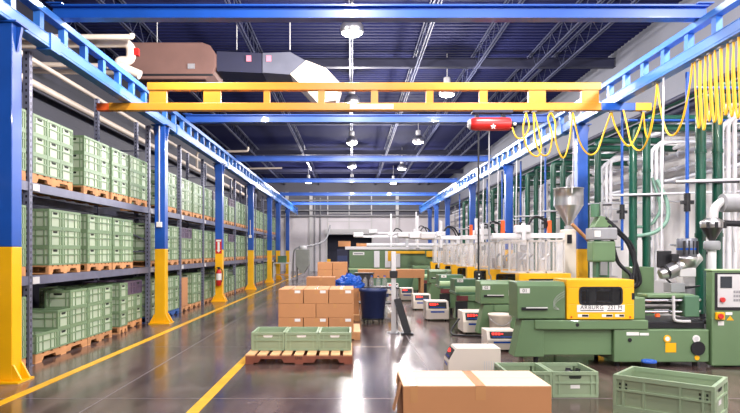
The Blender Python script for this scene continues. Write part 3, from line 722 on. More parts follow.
for j in range(6):
    o = MB().lathe([(.055, 0), (.06, .01), (.06, .15), (.03, .2), (.025, .23)], seg=12).build('clear_bottle', M_clear)
    o.location = (.0 + j*.15, 14.19 + .05*(j % 2), .592)
    MB().lathe([(.028, .231), (.028, .255)], seg=10).build('cap', M_bag if j % 2 else M_dark, o)
    tag(o, f'clear plastic bottle on the dark cart behind the bin, {["first","second","third","fourth","fifth","last"][j]} from the cardboard stack', 'bottle', 'bottles on the dark cart')
o = MB().box((-.22, -.1, 0), (.22, .1, .28)).box((-.24, -.12, .28), (.24, .12, .31)).build('storage_box', M_dark, bevel=.01); o.location = (.28, 14.55, .592); tag(o, 'black storage box behind the clear bottles on the dark cart', 'box')
t = thing('work_table', 'long work table with thick tan wooden top behind the blue bin', 'table', (1.04, 16.7, 0))
MB().box((-.88, -.3, .70), (.88, .3, .92)).build('table_top', M_card, t)
for x in (-.82, .82):
    for y in (-.25, .25): MB().box((x-.04, y-.04, 0), (x+.04, y+.04, .70)).build('leg', M_wood, t)
# bin
t = thing('rubbish_bin', 'navy blue round rubbish bin on castors behind the cardboard stack', 'bin', (.42, 12.3, 0))
MB().lathe([(.215, .09), (.225, .1), (.265, .60), (.285, .61), (.285, .66), (.262, .66), (.25, .58), (.21, .14)], seg=28).build('tub', M_bin, t)
for s in (-1, 1): MB().box((s*.26-.04, -.06, .50), (s*.285+.02*s, .06, .57)).build('handle', M_bin, t)
MB().lathe([(.23, .065), (.24, .07), (.24, .09), (.1, .09)], seg=24).build('dolly', M_dark, t)
for k in range(5):
    a = 2*math.pi*k/5 + .3; c = (math.cos(a)*.19, math.sin(a)*.19)
    o = MB().cyl((c[0]-.012, c[1], .03), (c[0]+.012, c[1], .03), .03, 12).build('castor', M_dark, t)
# stanchion post
t = thing('stanchion_post', 'white post on a small base beside the aisle, with black bracket', 'post', (.713, 10.65, 0))
MB().box((-.04, -.04, .012), (.04, .04, 1.40)).build('post', M_lgrey, t, bevel=.008)
MB().box((-.11, -.11, 0), (.11, .11, .012)).build('base_plate', M_mgrey, t)
MB().box((-.065, -.07, .95), (.065, .05, 1.07)).build('bracket', M_dark, t, bevel=.01)
for x in (-.08, .08): MB().cyl((x, -.08, .012), (x, -.08, .03), .015, 6).build('anchor_bolt', M_steel, t)
t = thing('leaning_board', 'black narrow board leaning on the white post', 'board', (.88, 10.5, 0))
MB().bar((.06, -.05, .02), (-.115, .02, .60), .12, .05, up=(0,1,0)).build('board', M_dark, t)
MB().box((-.05, -.14, 0), (.15, .06, .03)).build('foot', M_dark, t)

# ------------------------------------------------------------------ foreground box and crates
t = thing('cardboard_box', 'big tan cardboard box with pale lit top, closest to the camera', 'box', (0, 0, 0))
c0 = P(403, 386.5, 3.69); bw = .885; bd = .47; t.location = (c0.x + bw/2, c0.y + bd/2, 0); zt = .60
MB().box((-bw/2, -bd/2, 0), (bw/2, bd/2, zt-.004)).build('body', M_card, t, bevel=.004)
MB().box((-bw/2+.002, -bd/2+.001, zt-.004), (bw/2-.002, -.002, zt)).build('top_flap', M_card2, t)
MB().box((-bw/2+.002, .002, zt-.004), (bw/2-.002, bd/2-.001, zt)).build('top_flap', M_card2, t)
for x in (-bw/2+.065, .02):
    w = .022 if x < -.1 else .03
    MB().box((x-w, -bd/2-.0015, zt-(.10 if x < 0 else .085)), (x+w, -bd/2, zt-.002)).box((x-w, -bd/2-.0015, zt), (x+w, bd/2, zt+.001)).build('tape', M_tape, t)
MB().bar((-bw/2-.004, -.1, zt-.01), (-bw/2-.05, -.12, zt-.17), .14, .005, up=(1,0,0)).build('torn_flap', M_card, t)
MB().bar((-bw/2-.003, .13, zt+.0), (-bw/2-.012, .13, zt-.06), .10, .004, up=(1,0,0)).build('torn_corner', M_card, t)
fc = make_crate('open_crate', .45, .66, .245, M_crate2)
A, B = Vector((1.925, 4.62)), Vector((2.40, 4.21)); D = Vector((2.255, 4.87)); ctr = (B + D)/2
ang = math.atan2(B.y - A.y, B.x - A.x)
for k, l in ((0, 'open sage crate at the bottom of the turned pair closest to the camera'), (1, 'open sage crate on top of the turned pair closest to the camera')):
    o = fc if k == 0 else copy_tree(fc); o.location = (ctr.x, ctr.y, k*.246); o.rotation_euler = (0, 0, ang + math.pi/2); tag(o, l, 'crate', 'turned pair of crates')
for o in [fc] + [x for x in bpy.data.objects if x.name.startswith('open_crate') and x.get('group') == 'turned pair of crates' and x != fc]:
    mb = MB()                                                # corner grid holes on the long side
    for s in (-1, 1):
        for a in range(3):
            for b in range(2):
                y = s*.262 + (a-1)*.022; z = .15 + b*.03
                mb.box((-.2165, y-.007, z-.009), (-.2145, y+.007, z+.009)); mb.box((.2145, y-.007, z-.009), (.2165, y+.007, z+.009))
    mb.build('corner_grid', M_slot, o)
ec = make_crate('open_crate', .44, .50, .245, M_crate2)
for k, (x, l) in enumerate(((2.145, 'open sage crate on the floor under the nearest machine, holding dark scraps'), (1.70, 'open sage crate on the floor half hidden by the big cardboard box'))):
    o = ec if k == 0 else copy_tree(ec); o.location = (x, 6.2, 0); tag(o, l, 'crate', 'crates under the nearest machine')
rr = random.Random(5)
t = thing('scrap_bag', 'dark plastic scraps lying in the open crate under the machine', 'scrap', (2.145, 6.22, .024))
mb = MB()
for j in range(16):
    p = Vector((rr.uniform(-.13, .13), rr.uniform(-.15, .15), .02)); q = p + Vector((rr.uniform(-.06, .06), rr.uniform(-.06, .06), rr.uniform(.06, .2)))
    mb.bar(p, q, .05, .02)
mb.build('scrap', M_dark, t); t['kind'] = 'stuff'
t = thing('small_drum', 'low round can with blue lid on the floor beside the machine base', 'can', (3.40, 7.1, 0))
MB().lathe([(.075, 0), (.08, .01), (.08, .13)], seg=20).build('can_body', M_dark, t); MB().lathe([(.083, .131), (.083, .155), (.06, .163)], seg=20).build('lid', M_bag, t)

# ------------------------------------------------------------------ temperature controllers along the aisle
def tcu(x, y, w, d, h, label, rz=0, z=0):
    t = thing('temperature_controller', label, 'machine', (x, y, z), rz, 'beige temperature controllers along the aisle')
    s = .44*h
    MB().prism([(-d/2, .03), (-d/2, h-s), (-d/2+.09, h), (d/2, h), (d/2, .03)], 'x', -w/2, w/2).build('cabinet', M_tcu, t, bevel=.006)
    mb = MB(); mb.M = Matrix.Translation((0, -d/2+.045, h-s/2)) @ Matrix.Rotation(-math.atan2(.09, s), 4, 'X')
    mb.box((-w*.40, -.008, -s*.40), (w*.40, .0, s*.40)); pnl = mb.build('display_panel', M_dark, t)
    mb2 = MB(); mb2.M = mb.M
    for k in range(3): mb2.box((-w*.33 + k*w*.1, -.0095, s*.0), (-w*.26 + k*w*.1, -.0081, s*.27))
    mb2.box((-w*.02, -.0095, s*.08), (w*.04, -.0081, s*.2)); mb2.build('digits', M_led, pnl)
    mb3 = MB(); mb3.M = mb.M; mb3.box((-w*.33, -.0095, -s*.28), (w*.33, -.0081, -s*.2)); mb3.build('key_row', M_bag, pnl)
    for sx in (-1, 1):
        mb4 = MB()
        for k in range(6): mb4.box((sx*(w/2+.0002), d*.18 + k*d*.045, h*.15), (sx*(w/2+.002), d*.192 + k*d*.045, h*.6))
        mb4.build('louvre', M_lgrey, t)
    for a in (-1, 1):
        for b in (-1, 1): MB().cyl((a*(w/2-.06)-.012, b*(d/2-.06), .03), (a*(w/2-.06)+.012, b*(d/2-.06), .03), .03, 10).build('castor', M_dark, t)
    MB().box((-w*.3, -d/2-.003, h*.42), (w*.3, -d/2-.0001, h*.5)).build('name_strip', M_bag, t)
    return t
tcu(1.33, 6.9, .34, .57, .35, 'beige controller turned sideways to the aisle, right behind the big cardboard box', rz=-math.pi/2)
tcu(2.10, 8.85, .42, .42, .29, 'beige controller with red digits next to the white bucket')
tcu(2.11, 10.75, .46, .55, .375, 'beige controller with red digits, third from the camera, black hose beside it')
tcu(1.73, 12.8, .46, .55, .39, 'pale controller with red digits, fourth from the camera')
tcu(1.68, 15.1, .42, .55, .37, 'pale controller with red digits, fifth from the camera')
tcu(1.56, 17.8, .36, .5, .36, 'pale controller, sixth from the camera, near the white post')
tcu(1.33, 20.3, .36, .5, .36, 'farthest pale controller along the machine aisle')
t = thing('bucket', 'off white plastic bucket standing behind the second controller', 'bucket', (2.24, 9.40, 0))
MB().lathe([(.13, 0), (.135, .01), (.165, .42), (.175, .43), (.175, .46), (.155, .46), (.125, .03)], seg=24).build('bucket_body', M_tcu, t)
MB().tube(spline([(-.17, 0, .44), (-.14, -.12, .36), (0, -.19, .30), (.14, -.12, .36), (.17, 0, .44)]), .005, 6).build('handle', M_steel, t)
for k, (pts, l) in enumerate(((([(1.835, 10.6, .25), (1.70, 10.5, .1), (1.68, 10.35, .017), (1.9, 10.2, .017), (2.2, 10.1, .017)]), 'black hose curling from the third controller to the floor'),)):
    o = MB().tube(spline(pts, 8), .016, 8).build('hose', M_dark); tag(o, l, 'hose')

# ------------------------------------------------------------------ injection moulding machines
def framed_window(x0, x1, z0, z1, wx0, wx1, wz0, wz1, y, th):
    mb = MB()
    mb.box((x0, y, z0), (x1, y+th, wz0)); mb.box((x0, y, wz1), (x1, y+th, z1)); mb.box((x0, y, wz0), (wx0, y+th, wz1)); mb.box((wx1, y, wz0), (x1, y+th, wz1))
    return mb
def rounded(x0, x1, z0, z1, r, n=4):
    pts = []
    for cx, cz, a0 in ((x1-r, z0+r, -90), (x1-r, z1-r, 0), (x0+r, z1-r, 90), (x0+r, z0+r, 180)):
        for k in range(n+1): a = math.radians(a0 + 90*k/n); pts.append((cx + r*math.cos(a), cz + r*math.sin(a)))
    return pts
def machine(k, Y, label, number=None, hood='box', cover=True, full=False, dz=0.0, cabinet=True, enclosure=False):
    X = 1.88
    t = thing('injection_moulding_machine', label, 'machine', (X, Y, 0), 0, 'row of green injection moulding machines')
    def bx(name, a, b, m, bevel=.008): return MB().box((a[0]-X, a[1], a[2]), (b[0]-X, b[1], b[2])).build(name, m, t, bevel=bevel)
    # base
    mb = MB(); mb.prism([(1.965-X, .12), (2.33-X, .12), (2.33-X, .46), (2.33-X, .57), (2.06-X, .57)], 'y', .02, .30); mb.build('pedestal', M_mach, t, bevel=.01)
    for x in (2.25, 3.25, 4.2):
        for y in (.1, .75): MB().cyl((x-X, y, 0), (x-X, y, .121), .03, 10).build('levelling_foot', M_dark, t)
    bx('base_panel', (2.331, .05, .14), (3.165, .8, .455), M_mach)
    bx('bed_beam', (2.21, -.015, .456), (3.58, .86, .572), M_mach, .012)
    MB().cyl((2.72-X, -.0155, .515), (2.72-X, -.022, .515), .022, 14).build('port', M_dark, t)
    bx('base_block', (3.17, .0, .06), (4.24 if k == 2 else 4.32, .85, .455), M_mach, .012)
    bx('drip_tray', (3.585, .08, .456), (4.31, .84, .54), M_dark)
    # clamp side
    if hood == 'box':
        mb = MB(); z1 = 1.03 + dz
        mb.prism([(0.0, .585), (0.0, z1-.05), (.05, z1), (.4, z1), (.42, z1-.02), (.42, .585)], 'x', 2.0-X, 2.585-X); mb.build('clamp_housing', M_mach, t, bevel=.012)
        h = MB().box((2.05-X, -.02, .69), (2.36-X, -.002, .725)).build('handle_bar', M_dark, t); MB().box((2.1-X, -.024, .715), (2.36-X, -.0205, .728)).build('grip', M_white, h)
        bx('rear_housing', (2.22, .43, .585), (2.585, .86, z1-.06), M_mach2)
        if number:
            p = MB().box((2.03-X, -.004, z1-.135), (2.15-X, -.0005, z1-.075)).build('number_plate', M_white, t); front_text(number, .06, 2.09-X, -.005, z1-.105).build('number', M_dark, p)
        for tt in (0, .03, .06): MB().tube(spline([(2.57-X, -.01, .86+tt), (2.47-X, -.03, .80+tt), (2.43-X, -.03, .72+tt), (2.5-X, -.02, .70)]), .002, 5).build('loose_wire', M_lgrey, t)
    else:
        bx('clamp_body', (1.98, .05, .573), (2.55, .84, .62), M_mach2)
        mb = MB(); mb.tube([(1.99-X, .14, .66), (2.5-X, .14, .66)], .07, 16); mb.build('roller_hood', M_roll, t)
        bx('belt_panel', (1.99, .0, .46), (2.5, .02, .555), M_brown, .002); bx('rear_housing', (2.0, .3, .62), (2.56, .84, .86), M_mach2)
        bx('front_gap_shade', (1.97, -.01, .15), (2.2, .015, .45), M_dark, .002)  # dark sheet stands in for the shaded gap below the hood
        if number:
            p = MB().box((2.05-X, .296, .80), (2.17-X, .2995, .855)).build('number_plate', M_white, t); front_text(number, .05, 2.11-X, .295, .828).build('number', M_dark, p)
    # yellow guard cover
    if cover:
        x0, x1, z0, z1 = 2.592-X, 3.40-X, .582, 1.06
        wx0, wx1, wz0, wz1 = 2.745-X, 3.25-X, .765, .965
        c = framed_window(x0, x1, z0, z1, wx0, wx1, wz0, wz1, -.03, .02)
        cd = .5 if k == 0 else .2
        c.box((x0, -.01, z1-.02), (x1, cd, z1)); c.box((x0, -.01, z0), (x0+.015, cd, z1-.02)); c.box((x1-.015, -.01, z0), (x1, cd, z1-.02)); c.box((x0, cd-.02, z0), (x1, cd, z1-.02))
        cov = c.build('guard_cover', M_cover, t, bevel=.006)
        mb = MB(); po = rounded(wx0-.012, wx1+.012, wz0-.012, wz1+.012, .05); pi_ = rounded(wx0+.008, wx1-.008, wz0+.008, wz1-.008, .04); n = len(po)
        vs = [(a, -.036, b) for a, b in po] + [(a, -.036, b) for a, b in pi_] + [(a, -.028, b) for a, b in po] + [(a, -.028, b) for a, b in pi_]
        mb.add(vs, [f for i in range(n) for j in [(i+1) % n] for f in ((i, j, n+j, n+i), (2*n+i, 2*n+j, j, i), (n+i, n+j, 3*n+j, 3*n+i))])
        mb.build('window_gasket', M_dark, cov)
        MB().box((wx0-.005, -.024, wz0-.005), (wx1+.005, -.018, wz1+.005)).build('window_pane', M_glass, cov)
        MB().box((x1-.03, -.034, .82), (x1+.004, -.0305, .9)).build('latch', M_dark, cov)
        sp = MB().box((2.71-X, -.034, .67), (3.285-X, -.0305, .757)).build('name_plate', M_white, cov)
        if full:
            front_text('ARBURG', .066, 2.89-X, -.0345, .725, 1.15).build('lettering', M_dark, sp); front_text('221 M', .066, 3.165-X, -.0345, .725, 1.05).build('lettering', M_dark, sp)
            MB().box((2.75-X, -.0345, .684), (3.03-X, -.0341, .694)).box((3.07-X, -.0345, .684), (3.25-X, -.0341, .694)).build('rule', M_dark, sp)
            for a, b in ((2.72, 2.85), (3.01, 3.14), (3.17, 3.28)): 
                l = MB().box((a-X, -.034, .61), (b-X, -.0305, .645)).build('small_label', M_white, cov); MB().box((a+.05-X, -.0345, .615), (b-.005-X, -.0341, .64)).build('print', M_dark, l)
            for sx in (x0+.05, x1-.05): MB().cyl((sx, -.0305, .61), (sx, -.036, .61), .011, 10).build('screw', M_red, cov)
        # mould and tie bars inside the cover
        for z in (.78, .93): MB().cyl((x0+.02, .1, z), (x1-.02, .1, z), .022, 10).build('tie_bar', M_chrome, t)
        for xx in (x0+.12, x0+.3, x1-.22): MB().box((xx, .06, .62), (xx+.09, .17, 1.0)).build('platen', M_mgrey, t)
    # injection side
    bx('platen_block', (3.405, .06, .573), (3.58, .5, .84), M_mach, .015)
    for z, y in ((.80, .12), (.66, .12), (.80, .40)): MB().cyl((3.58-X, y, z), (4.28-X, y, z), .022, 12).build('guide_rod', M_chrome, t)
    MB().cyl((3.58-X, .26, .73), (4.1-X, .26, .73), .05, 14).build('barrel', M_steel, t)
    bx('rail_cover', (3.62, .1, .83), (4.2, .38, .875), M_mach, .01)
    bx('carriage', (4.06, .06, .6), (4.24, .45, .86), M_mach2, .012)
    MB().tube(bend([(3.92-X, .06, .86), (3.92-X, .05, .56), (4.0-X, .05, .55), (4.12-X, .05, .55)], .04), .018, 8).build('drain_pipe', M_lgrey, t)
    MB().cyl((3.72-X, .05, .6), (3.72-X, .06, .64), .03, 10).build('knob', M_orange, t)
    if full:
        bx('info_label', (3.32, -.003, .385), (3.47, -.0002, .425), M_white, 0); bx('info_label', (3.48, -.003, .385), (3.59, -.0002, .415), M_white, 0)
        MB().cyl((3.36-X, -.0002, .33), (3.36-X, -.008, .33), .024, 14).build('port', M_dark, t)
        for x, z, mm in ((3.81, .345, M_yel), (4.16, .345, M_white)):
            g = MB().cyl((x-X, -.0002, z), (x-X, -.012, z), .045, 18).build('gauge', mm, t); MB().cyl((x-X, -.0122, z), (x-X, -.014, z), .028, 14).build('dial', M_white if mm is M_yel else M_lgrey, g)
        bx('warning_plate', (3.79, -.004, .18), (3.92, -.0002, .295), M_orange if False else M_cover, 0)
        MB().cyl((4.18-X, -.0002, .23), (4.18-X, -.02, .23), .085, 20).build('filler_cap', M_dark, t)
        MB().cyl((4.17-X, -.0002, .115), (4.17-X, -.01, .115), .03, 14).build('oil_sight', M_cover, t)
    if k == 1:
        bx('rear_cabinet', (4.5, .3, .06), (4.85, .7, 1.15), M_mach); bx('gap_shade_box', (3.95, .5, .575), (4.4, .84, .84), M_dark)  # the dark box stands in for shade in the gap behind
    if cabinet:
        cx0, cx1 = 4.335, 5.05
        cb = bx('control_cabinet', (cx0, -.03, .02), (cx1, .10, 1.165), M_mach, .012); bx('cabinet_rear', (4.62, .101, .02), (cx1, .42, 1.12), M_mach2)
        bx('cabinet_top', (cx0-.01, -.04, 1.165), (cx1+.01, .11, 1.185), M_roll, .006)
        s = MB().box((4.37-X, -.036, .69), (4.70-X, -.0301, 1.145)).build('control_panel', M_dark, t)
        MB().box((4.40-X, -.042, .73), (4.69-X, -.0361, 1.125)).build('panel_face', M_lgrey, s)
        MB().box((4.43-X, -.046, .96), (4.57-X, -.0421, 1.10)).build('screen', M_screen, s)
        for r in range(3):
            for q in range(3): MB().box((4.59-X + q*.03, -.046, .80 + r*.05), (4.612-X + q*.03, -.0421, .83 + r*.05)).build('key', M_mgrey, s)
        MB().cyl((4.45-X, -.0421, .82), (4.45-X, -.07, .82), .03, 14).build('selector_knob', M_red, s)
        e = MB().box((4.37-X, -.075, .58), (4.47-X, -.0301, .67)).build('emergency_stop', M_yel, t, bevel=.008); MB().cyl((4.41-X, -.0755, .625), (4.41-X, -.10, .625), .032, 16).build('push_button', M_red, e)
        MB().box((4.50-X, -.034, .635), (4.58-X, -.0301, .67)).build('cabinet_label', M_white, t)
        MB().box((4.41-X, -.034, .51), (4.48-X, -.0301, .56)).build('cabinet_label', M_white, t)
        MB().prism([(4.51-X, .57), (4.60-X, .57), (4.555-X, .625)], 'y', -.034, -.0301).build('warning_triangle', M_yel, t)
    return t
MY = [7.5 + 2.15*k for k in range(7)]
machine(0, MY[0], 'green moulding machine closest to the camera with yellow windowed cover and control cabinet', '01', full=True)
machine(1, MY[1], 'second green moulding machine from the camera, lower boxy clamp housing', '02', dz=-.09, full=True, cabinet=False)
machine(2, MY[2], 'third green moulding machine from the camera, pale roller hood over red brown belt', '03', hood='roller', cabinet=False)
machine(3, MY[3], 'fourth green moulding machine from the camera, behind the pale roller hood', '04', hood='roller', cabinet=False)
machine(4, MY[4], 'fifth green moulding machine from the camera, mostly hidden by nearer ones', None, dz=-.1, cabinet=False)
machine(5, MY[5], 'sixth green moulding machine from the camera, near the tan table', None, hood='roller', cabinet=False)
machine(6, MY[6], 'seventh green moulding machine from the camera, ahead of the long far one', None, dz=-.1, cabinet=False)

# clear guards on the machines
def guard(Y, label, x0=2.45, x1=3.30, y0=.25, y1=.75, z0=1.062, z1=1.58, nx=3):
    t = thing('machine_guard', label, 'guard', (x0, Y, z0), 0, 'clear guards over the machines')
    w = x1-x0; d = y1-y0; h = z1-z0; s = .025
    for a in range(nx+1):
        x = a*w/nx
        for y in (0, d): MB().box((x-s/2, y-s/2, 0), (x+s/2, y+s/2, h)).build('frame_post', M_frame, t)
    for z in (0, h-s):
        for y in (0, d): MB().box((0, y-s/2, z), (w, y+s/2, z+s)).build('frame_rail', M_frame, t)
        for x in (0, w): MB().box((x-s/2, s, z), (x+s/2, d-s, z+s)).build('frame_rail', M_frame, t)
    for a in range(nx):
        MB().box((a*w/nx+.02, -.004, s), ((a+1)*w/nx-.02, .0, h-s)).build('clear_panel', M_clear, t)
    r2 = random.Random(int(Y*10))
    for j in range(5):
        x = r2.uniform(.1, w-.1); y = r2.uniform(.15, d-.15)
        MB().box((x-.04, y-.05, .0), (x+.04, y+.05, r2.uniform(.12, .4))).cyl((x, y-.05, .2), (x+.1, y-.05, .3), .02, 8).build('picker_block', [M_lgrey, M_mgrey][j % 2], t)
    return t
for k in range(1, 6):
    guard(MY[k], f'clear framed guard over the {["","second","third","fourth","fifth","sixth"][k]} moulding machine from the camera')
# linear robots
def robot(x0, x1, Y, zb, label, posts=(0.2,), arm=(.5, .4), z0=1.0, orange=True, big=False):
    t = thing('linear_robot', label, 'robot', (x0, Y, z0), 0, 'white picker robots over the machines')
    w = x1-x0; zb -= z0
    MB().box((0, -.05, zb), (w, .05, zb+.085)).build('beam', M_robot, t, bevel=.01)
    for p in posts: MB().box((p*w-.05, .055, 0), (p*w+.05, .16, zb+.05)).build('post', M_robot, t, bevel=.008)
    ax = arm[0]*w
    MB().box((ax-.12, -.1, zb+.09), (ax+.12, .1, zb+.22)).build('carriage', M_robot, t, bevel=.02)
    MB().box((ax-.03, -.12, zb-arm[1]*.55), (ax+.03, -.055, zb+arm[1]*1.25)).build('vertical_arm', M_robot, t, bevel=.006)
    MB().box((ax-.06, -.14, zb-arm[1]*.55-.08), (ax+.06, -.04, zb-arm[1]*.55)).build('gripper', M_mgrey, t)
    MB().tube(spline([(ax+.1, 0, zb+.22), (ax+.2, 0, zb+.36), (ax+.38, .0, zb+.30), (min(w-.05, ax+.5), 0, zb+.09)]), .022, 8).build('cable_chain', M_dark, t)
    if orange:
        for q in (.15, .8): MB().box((q*w-.03, -.03, zb+.086), (q*w+.03, .03, zb+.30)).build('orange_cylinder', M_orange, t, bevel=.008)
    if big:
        MB().box((-.05, -.2, zb+.02), (.35, .2, zb+.2)).build('drive_box', M_robot, t, bevel=.03)
    return t
robot(2.35, 3.55, MY[1]+.75, 1.62, 'white picker robot with orange cylinders beside the steel hopper', (.45, .97), (.42, .2), z0=.9)
robot(2.2, 3.6, MY[2]+.75, 1.64, 'white picker robot over the third machine', (.5, .97), (.3, .25), z0=.9)
robot(2.1, 3.6, MY[3]+.75, 1.68, 'white picker robot over the fourth machine', (.5, .97), (.55, .4), z0=.9, orange=False)
robot(1.9, 3.6, MY[4]+.75, 1.72, 'white picker robot over the fifth machine', (.5, .97), (.3, .4), z0=.9, orange=False, big=True)
robot(1.8, 3.6, MY[5]+.75, 1.78, 'white picker robot over the sixth machine', (.5, .97), (.5, .45), z0=.9, orange=False, big=True)
robot(1.6, 3.7, MY[6]+.75, 1.86, 'white picker robot over the seventh machine', (.6, .97), (.3, .6), z0=.9, orange=False, big=True)

# long machines across the end of the aisle
def longmachine(x0, x1, Y, label, ztop=1.58, sign=True, yel=()):
    t = thing('long_moulding_machine', label, 'machine', (x0, Y, 0)); w = x1-x0
    MB().box((.45, 0, .1), (w, 1.1, .72)).build('base', M_mach2, t, bevel=.015)
    MB().box((.42, -.02, .73), (w, 1.0, .80)).build('bed_rail', M_roll, t)
    MB().box((.45, .02, .81), (w, 1.0, ztop-.12)).build('side_panel', M_mach, t, bevel=.01)
    MB().box((.3, -.06, ztop-.11), (w, .9, ztop)).build('white_top', M_robot, t, bevel=.01)
    MB().box((0, -.02, .1), (.40, 1.0, ztop-.1)).build('end_cabinet', M_girder, t, bevel=.01)
    MB().box((.02, -.03, 1.05), (.38, -.021, 1.25)).build('end_panel', M_bin, t)
    if sign:
        p = MB().box((.58, .005, 1.27), (1.0, .019, 1.38)).build('name_plate', M_white, t); MB().box((.62, .003, 1.30), (.95, .0045, 1.345)).build('print', M_mgrey, p)
    for a, b, c, d in yel: MB().box((a, -.10, c), (b, -.065, d)).build('yellow_guard', M_cover, t, bevel=.01)
    for j, x in enumerate((1.35, 1.75, 2.1)):
        MB().box((x, -.09, .82), (x+.2, -.07, 1.42)).build('guard_post', M_robot, t)
    for x in (.2, .8, w*.5, w-.3):
        for y in (.15, .85): MB().cyl((x, y, 0), (x, y, .1), .04, 8).build('foot', M_dark, t)
    return t
longmachine(-.55, 3.9, 22.6, 'long green machine with white top lying across the end of the aisle', yel=((1.85, 3.2, 1.32, 1.42), (1.85, 2.05, 1.05, 1.32), (3.25, 4.2, 1.2, 1.42)))
longmachine(.3, 4.4, 26.2, 'long green machine farthest back, mostly hidden by the one before it', ztop=1.75, sign=False)
carton(-.28, 22.95, 1.582, .45, .4, .2, 'flat cardboard box on the long far machine, at the dark doorway end')
carton(.35, 22.95, 1.582, .38, .35, .12, 'thin cardboard box on the long far machine, second from the dark doorway')
robot(.1, 3.9, 24.6, 1.95, 'white picker robot over the long far machine, tall pale arm', (.55, .97), (.38, .75), z0=0, orange=False, big=True)
robot(.8, 4.2, 28.2, 2.2, 'farthest white picker robot, in front of the grey far wall', (.5, .97), (.62, .8), z0=0, orange=False, big=True)

# ------------------------------------------------------------------ hoppers, vertical injection unit, dryer
def hopper(x, y, z, r, h, label, stand=True):
    t = thing('material_hopper', label, 'hopper', (x, y, 0))
    MB().lathe([(.05, z), (.06, z+.05), (r, z+h*.55), (r, z+h*.55+.001), (r, z+h*.75), (r, z+h), (r+.008, z+h), (r+.008, z+h+.015), (r*.3, z+h+.04)], seg=32).build('cone_vessel', M_steel, t)
    MB().lathe([(.07, z-.06), (.07, z)], seg=16).build('throat', M_mgrey, t)
    if stand:
        MB().box((-.12, -.1, 0), (.10, .1, z-.06)).build('stand', M_tcu, t, bevel=.01)
        MB().box((-.06, -.112, z-.3), (.02, -.101, z-.15)).build('control_box', M_dark, t)
    for a in (0.4, 2.5, 4.6): MB().box((r*math.cos(a)-.01, r*math.sin(a)-.01, z+h*.86), (r*math.cos(a)+.012, r*math.sin(a)+.012, z+h+.02)).build('clip', M_lgrey, t)
    return t
a = P(568.5, 188, 10.75)
hopper(a.x, 10.75, 1.84, .245, .64, 'stainless steel cone hopper beside the blue column')
MB()
o = MB().tube([P(572, 224, 10.5), P(588, 240, 10.5)], .03, 10).build('feed_pipe', M_wood); tag(o, 'tan feed pipe slanting down beside the steel cone hopper', 'pipe')
MB().cyl(P(588, 240, 10.5), P(589.5, 241.5, 10.5), .036, 10).build('pipe_collar', M_steel, o)
t = thing('vertical_injection_unit', 'green vertical injection unit with grey gearbox and black hoses', 'injection unit', (3.80, 10.0, 0))
def vx(px): return (px - CX)*10.0/FOC - 3.80
def vz(py): return HC - (py - CY)*10.0/FOC
MB().box((vx(590), -.12, vz(262)), (vx(613), .15, vz(241))).build('lower_body', M_mach, t, bevel=.03)
MB().box((vx(589), -.14, vz(240)), (vx(614), .16, vz(228))).build('gearbox', M_mgrey, t, bevel=.02)
MB().box((vx(591), -.145, vz(237)), (vx(597), -.141, vz(231))).build('label', M_white, t)
MB().prism([(vx(592), vz(227.5)), (vx(610), vz(227.5)), (vx(606), vz(218)), (vx(598), vz(216))], 'y', -.1, .14).build('motor_foot', M_mach, t, bevel=.01)
MB().cyl((vx(595), 0, vz(217)), (vx(595), 0, vz(204)), .07, 14).build('motor', M_mach2, t)
MB().cyl((vx(601), .0, vz(226)), (vx(601), .0, vz(202)), .025, 10).build('spindle', M_steel, t)
MB().box((vx(595), -.05, .88), (vx(608), .1, vz(262))).build('column', M_mach2, t)
MB().box((vx(598), -.10, vz(275)), (vx(605), -.051, vz(258))).build('nozzle', M_steel, t)
for (p, q, r_) in (((603,218),(626,240),(640,278)), ((606,226),(628,244),(637,280)), ((610,240),(618,262),(631,276)), ((605,221),(632,246),(634,275))):
    MB().tube(spline([P(p[0], p[1], 10.0) - Vector((3.80, 10.08, 0)), P(q[0], q[1], 9.95) - Vector((3.80, 10.0, 0)), P(r_[0], r_[1], 9.9) - Vector((3.80, 10.0, 0)), P(r_[0]-6, 288, 9.9) - Vector((3.80, 10.0, 0))], 8), .03, 8).build('hydraulic_hose', M_dark, t)
# nozzle carriage and dryer on the nearest machine
YD = 7.95
t = thing('material_dryer', 'grey cylindrical dryer tilted on the nearest machine, beside its control cabinet', 'dryer', (4.1, YD, .879))
def rel(px, py, Y=YD): return P(px, py, Y) - Vector((4.1, YD, .875))
MB().box((-.06, -.1, 0), (.12, .1, .12)).build('foot', M_mgrey, t, bevel=.01)
MB().tube([rel(698, 256), rel(690, 262), rel(668, 272), rel(660, 275)], [.08, .11, .10, .06], 18).build('tilted_barrel', M_steel, t)
for q, mm in ((0.25, M_dark), (.55, M_mgrey), (.85, M_dark)):
    pa = rel(696, 257).lerp(rel(662, 274), q); pb = rel(696, 257).lerp(rel(662, 274), q + .07)
    MB().tube([pa, pb], .125 - .03*q, 14).build('clamp_ring', mm, t)
MB().box(rel(676, 277) - Vector((0, .1, 0)), rel(692, 268) - Vector((0, .05, 0))).build('gearbox', M_lgrey, t, bevel=.01)
MB().box(rel(667, 262) - Vector((0, .12, 0)), rel(674, 254) - Vector((0, .06, 0))).build('sensor', M_dark, t, bevel=.005)
MB().lathe([(.118, .0), (.122, .01), (.122, .22), (.112, .235)], c=rel(687, 257), seg=24).build('drum', mat('drum_grey', rgb(112, 114, 122), .35, .5), t)
MB().lathe([(.123, .085), (.123, .11)], c=rel(687, 257), seg=24).build('blue_band', M_bag, t)
for q in range(4): MB().box(rel(687, 257) + Vector((-.1 + q*.055, -.126, .03)), rel(687, 257) + Vector((-.085 + q*.055, -.09, .2))).build('drum_strap', M_dark, t)
MB().lathe([(.06, -.17), (.12, -.12), (.145, -.03), (.145, -.005), (.12, 0)], c=rel(686, 257), seg=24).build('base_cone', M_steel, t)
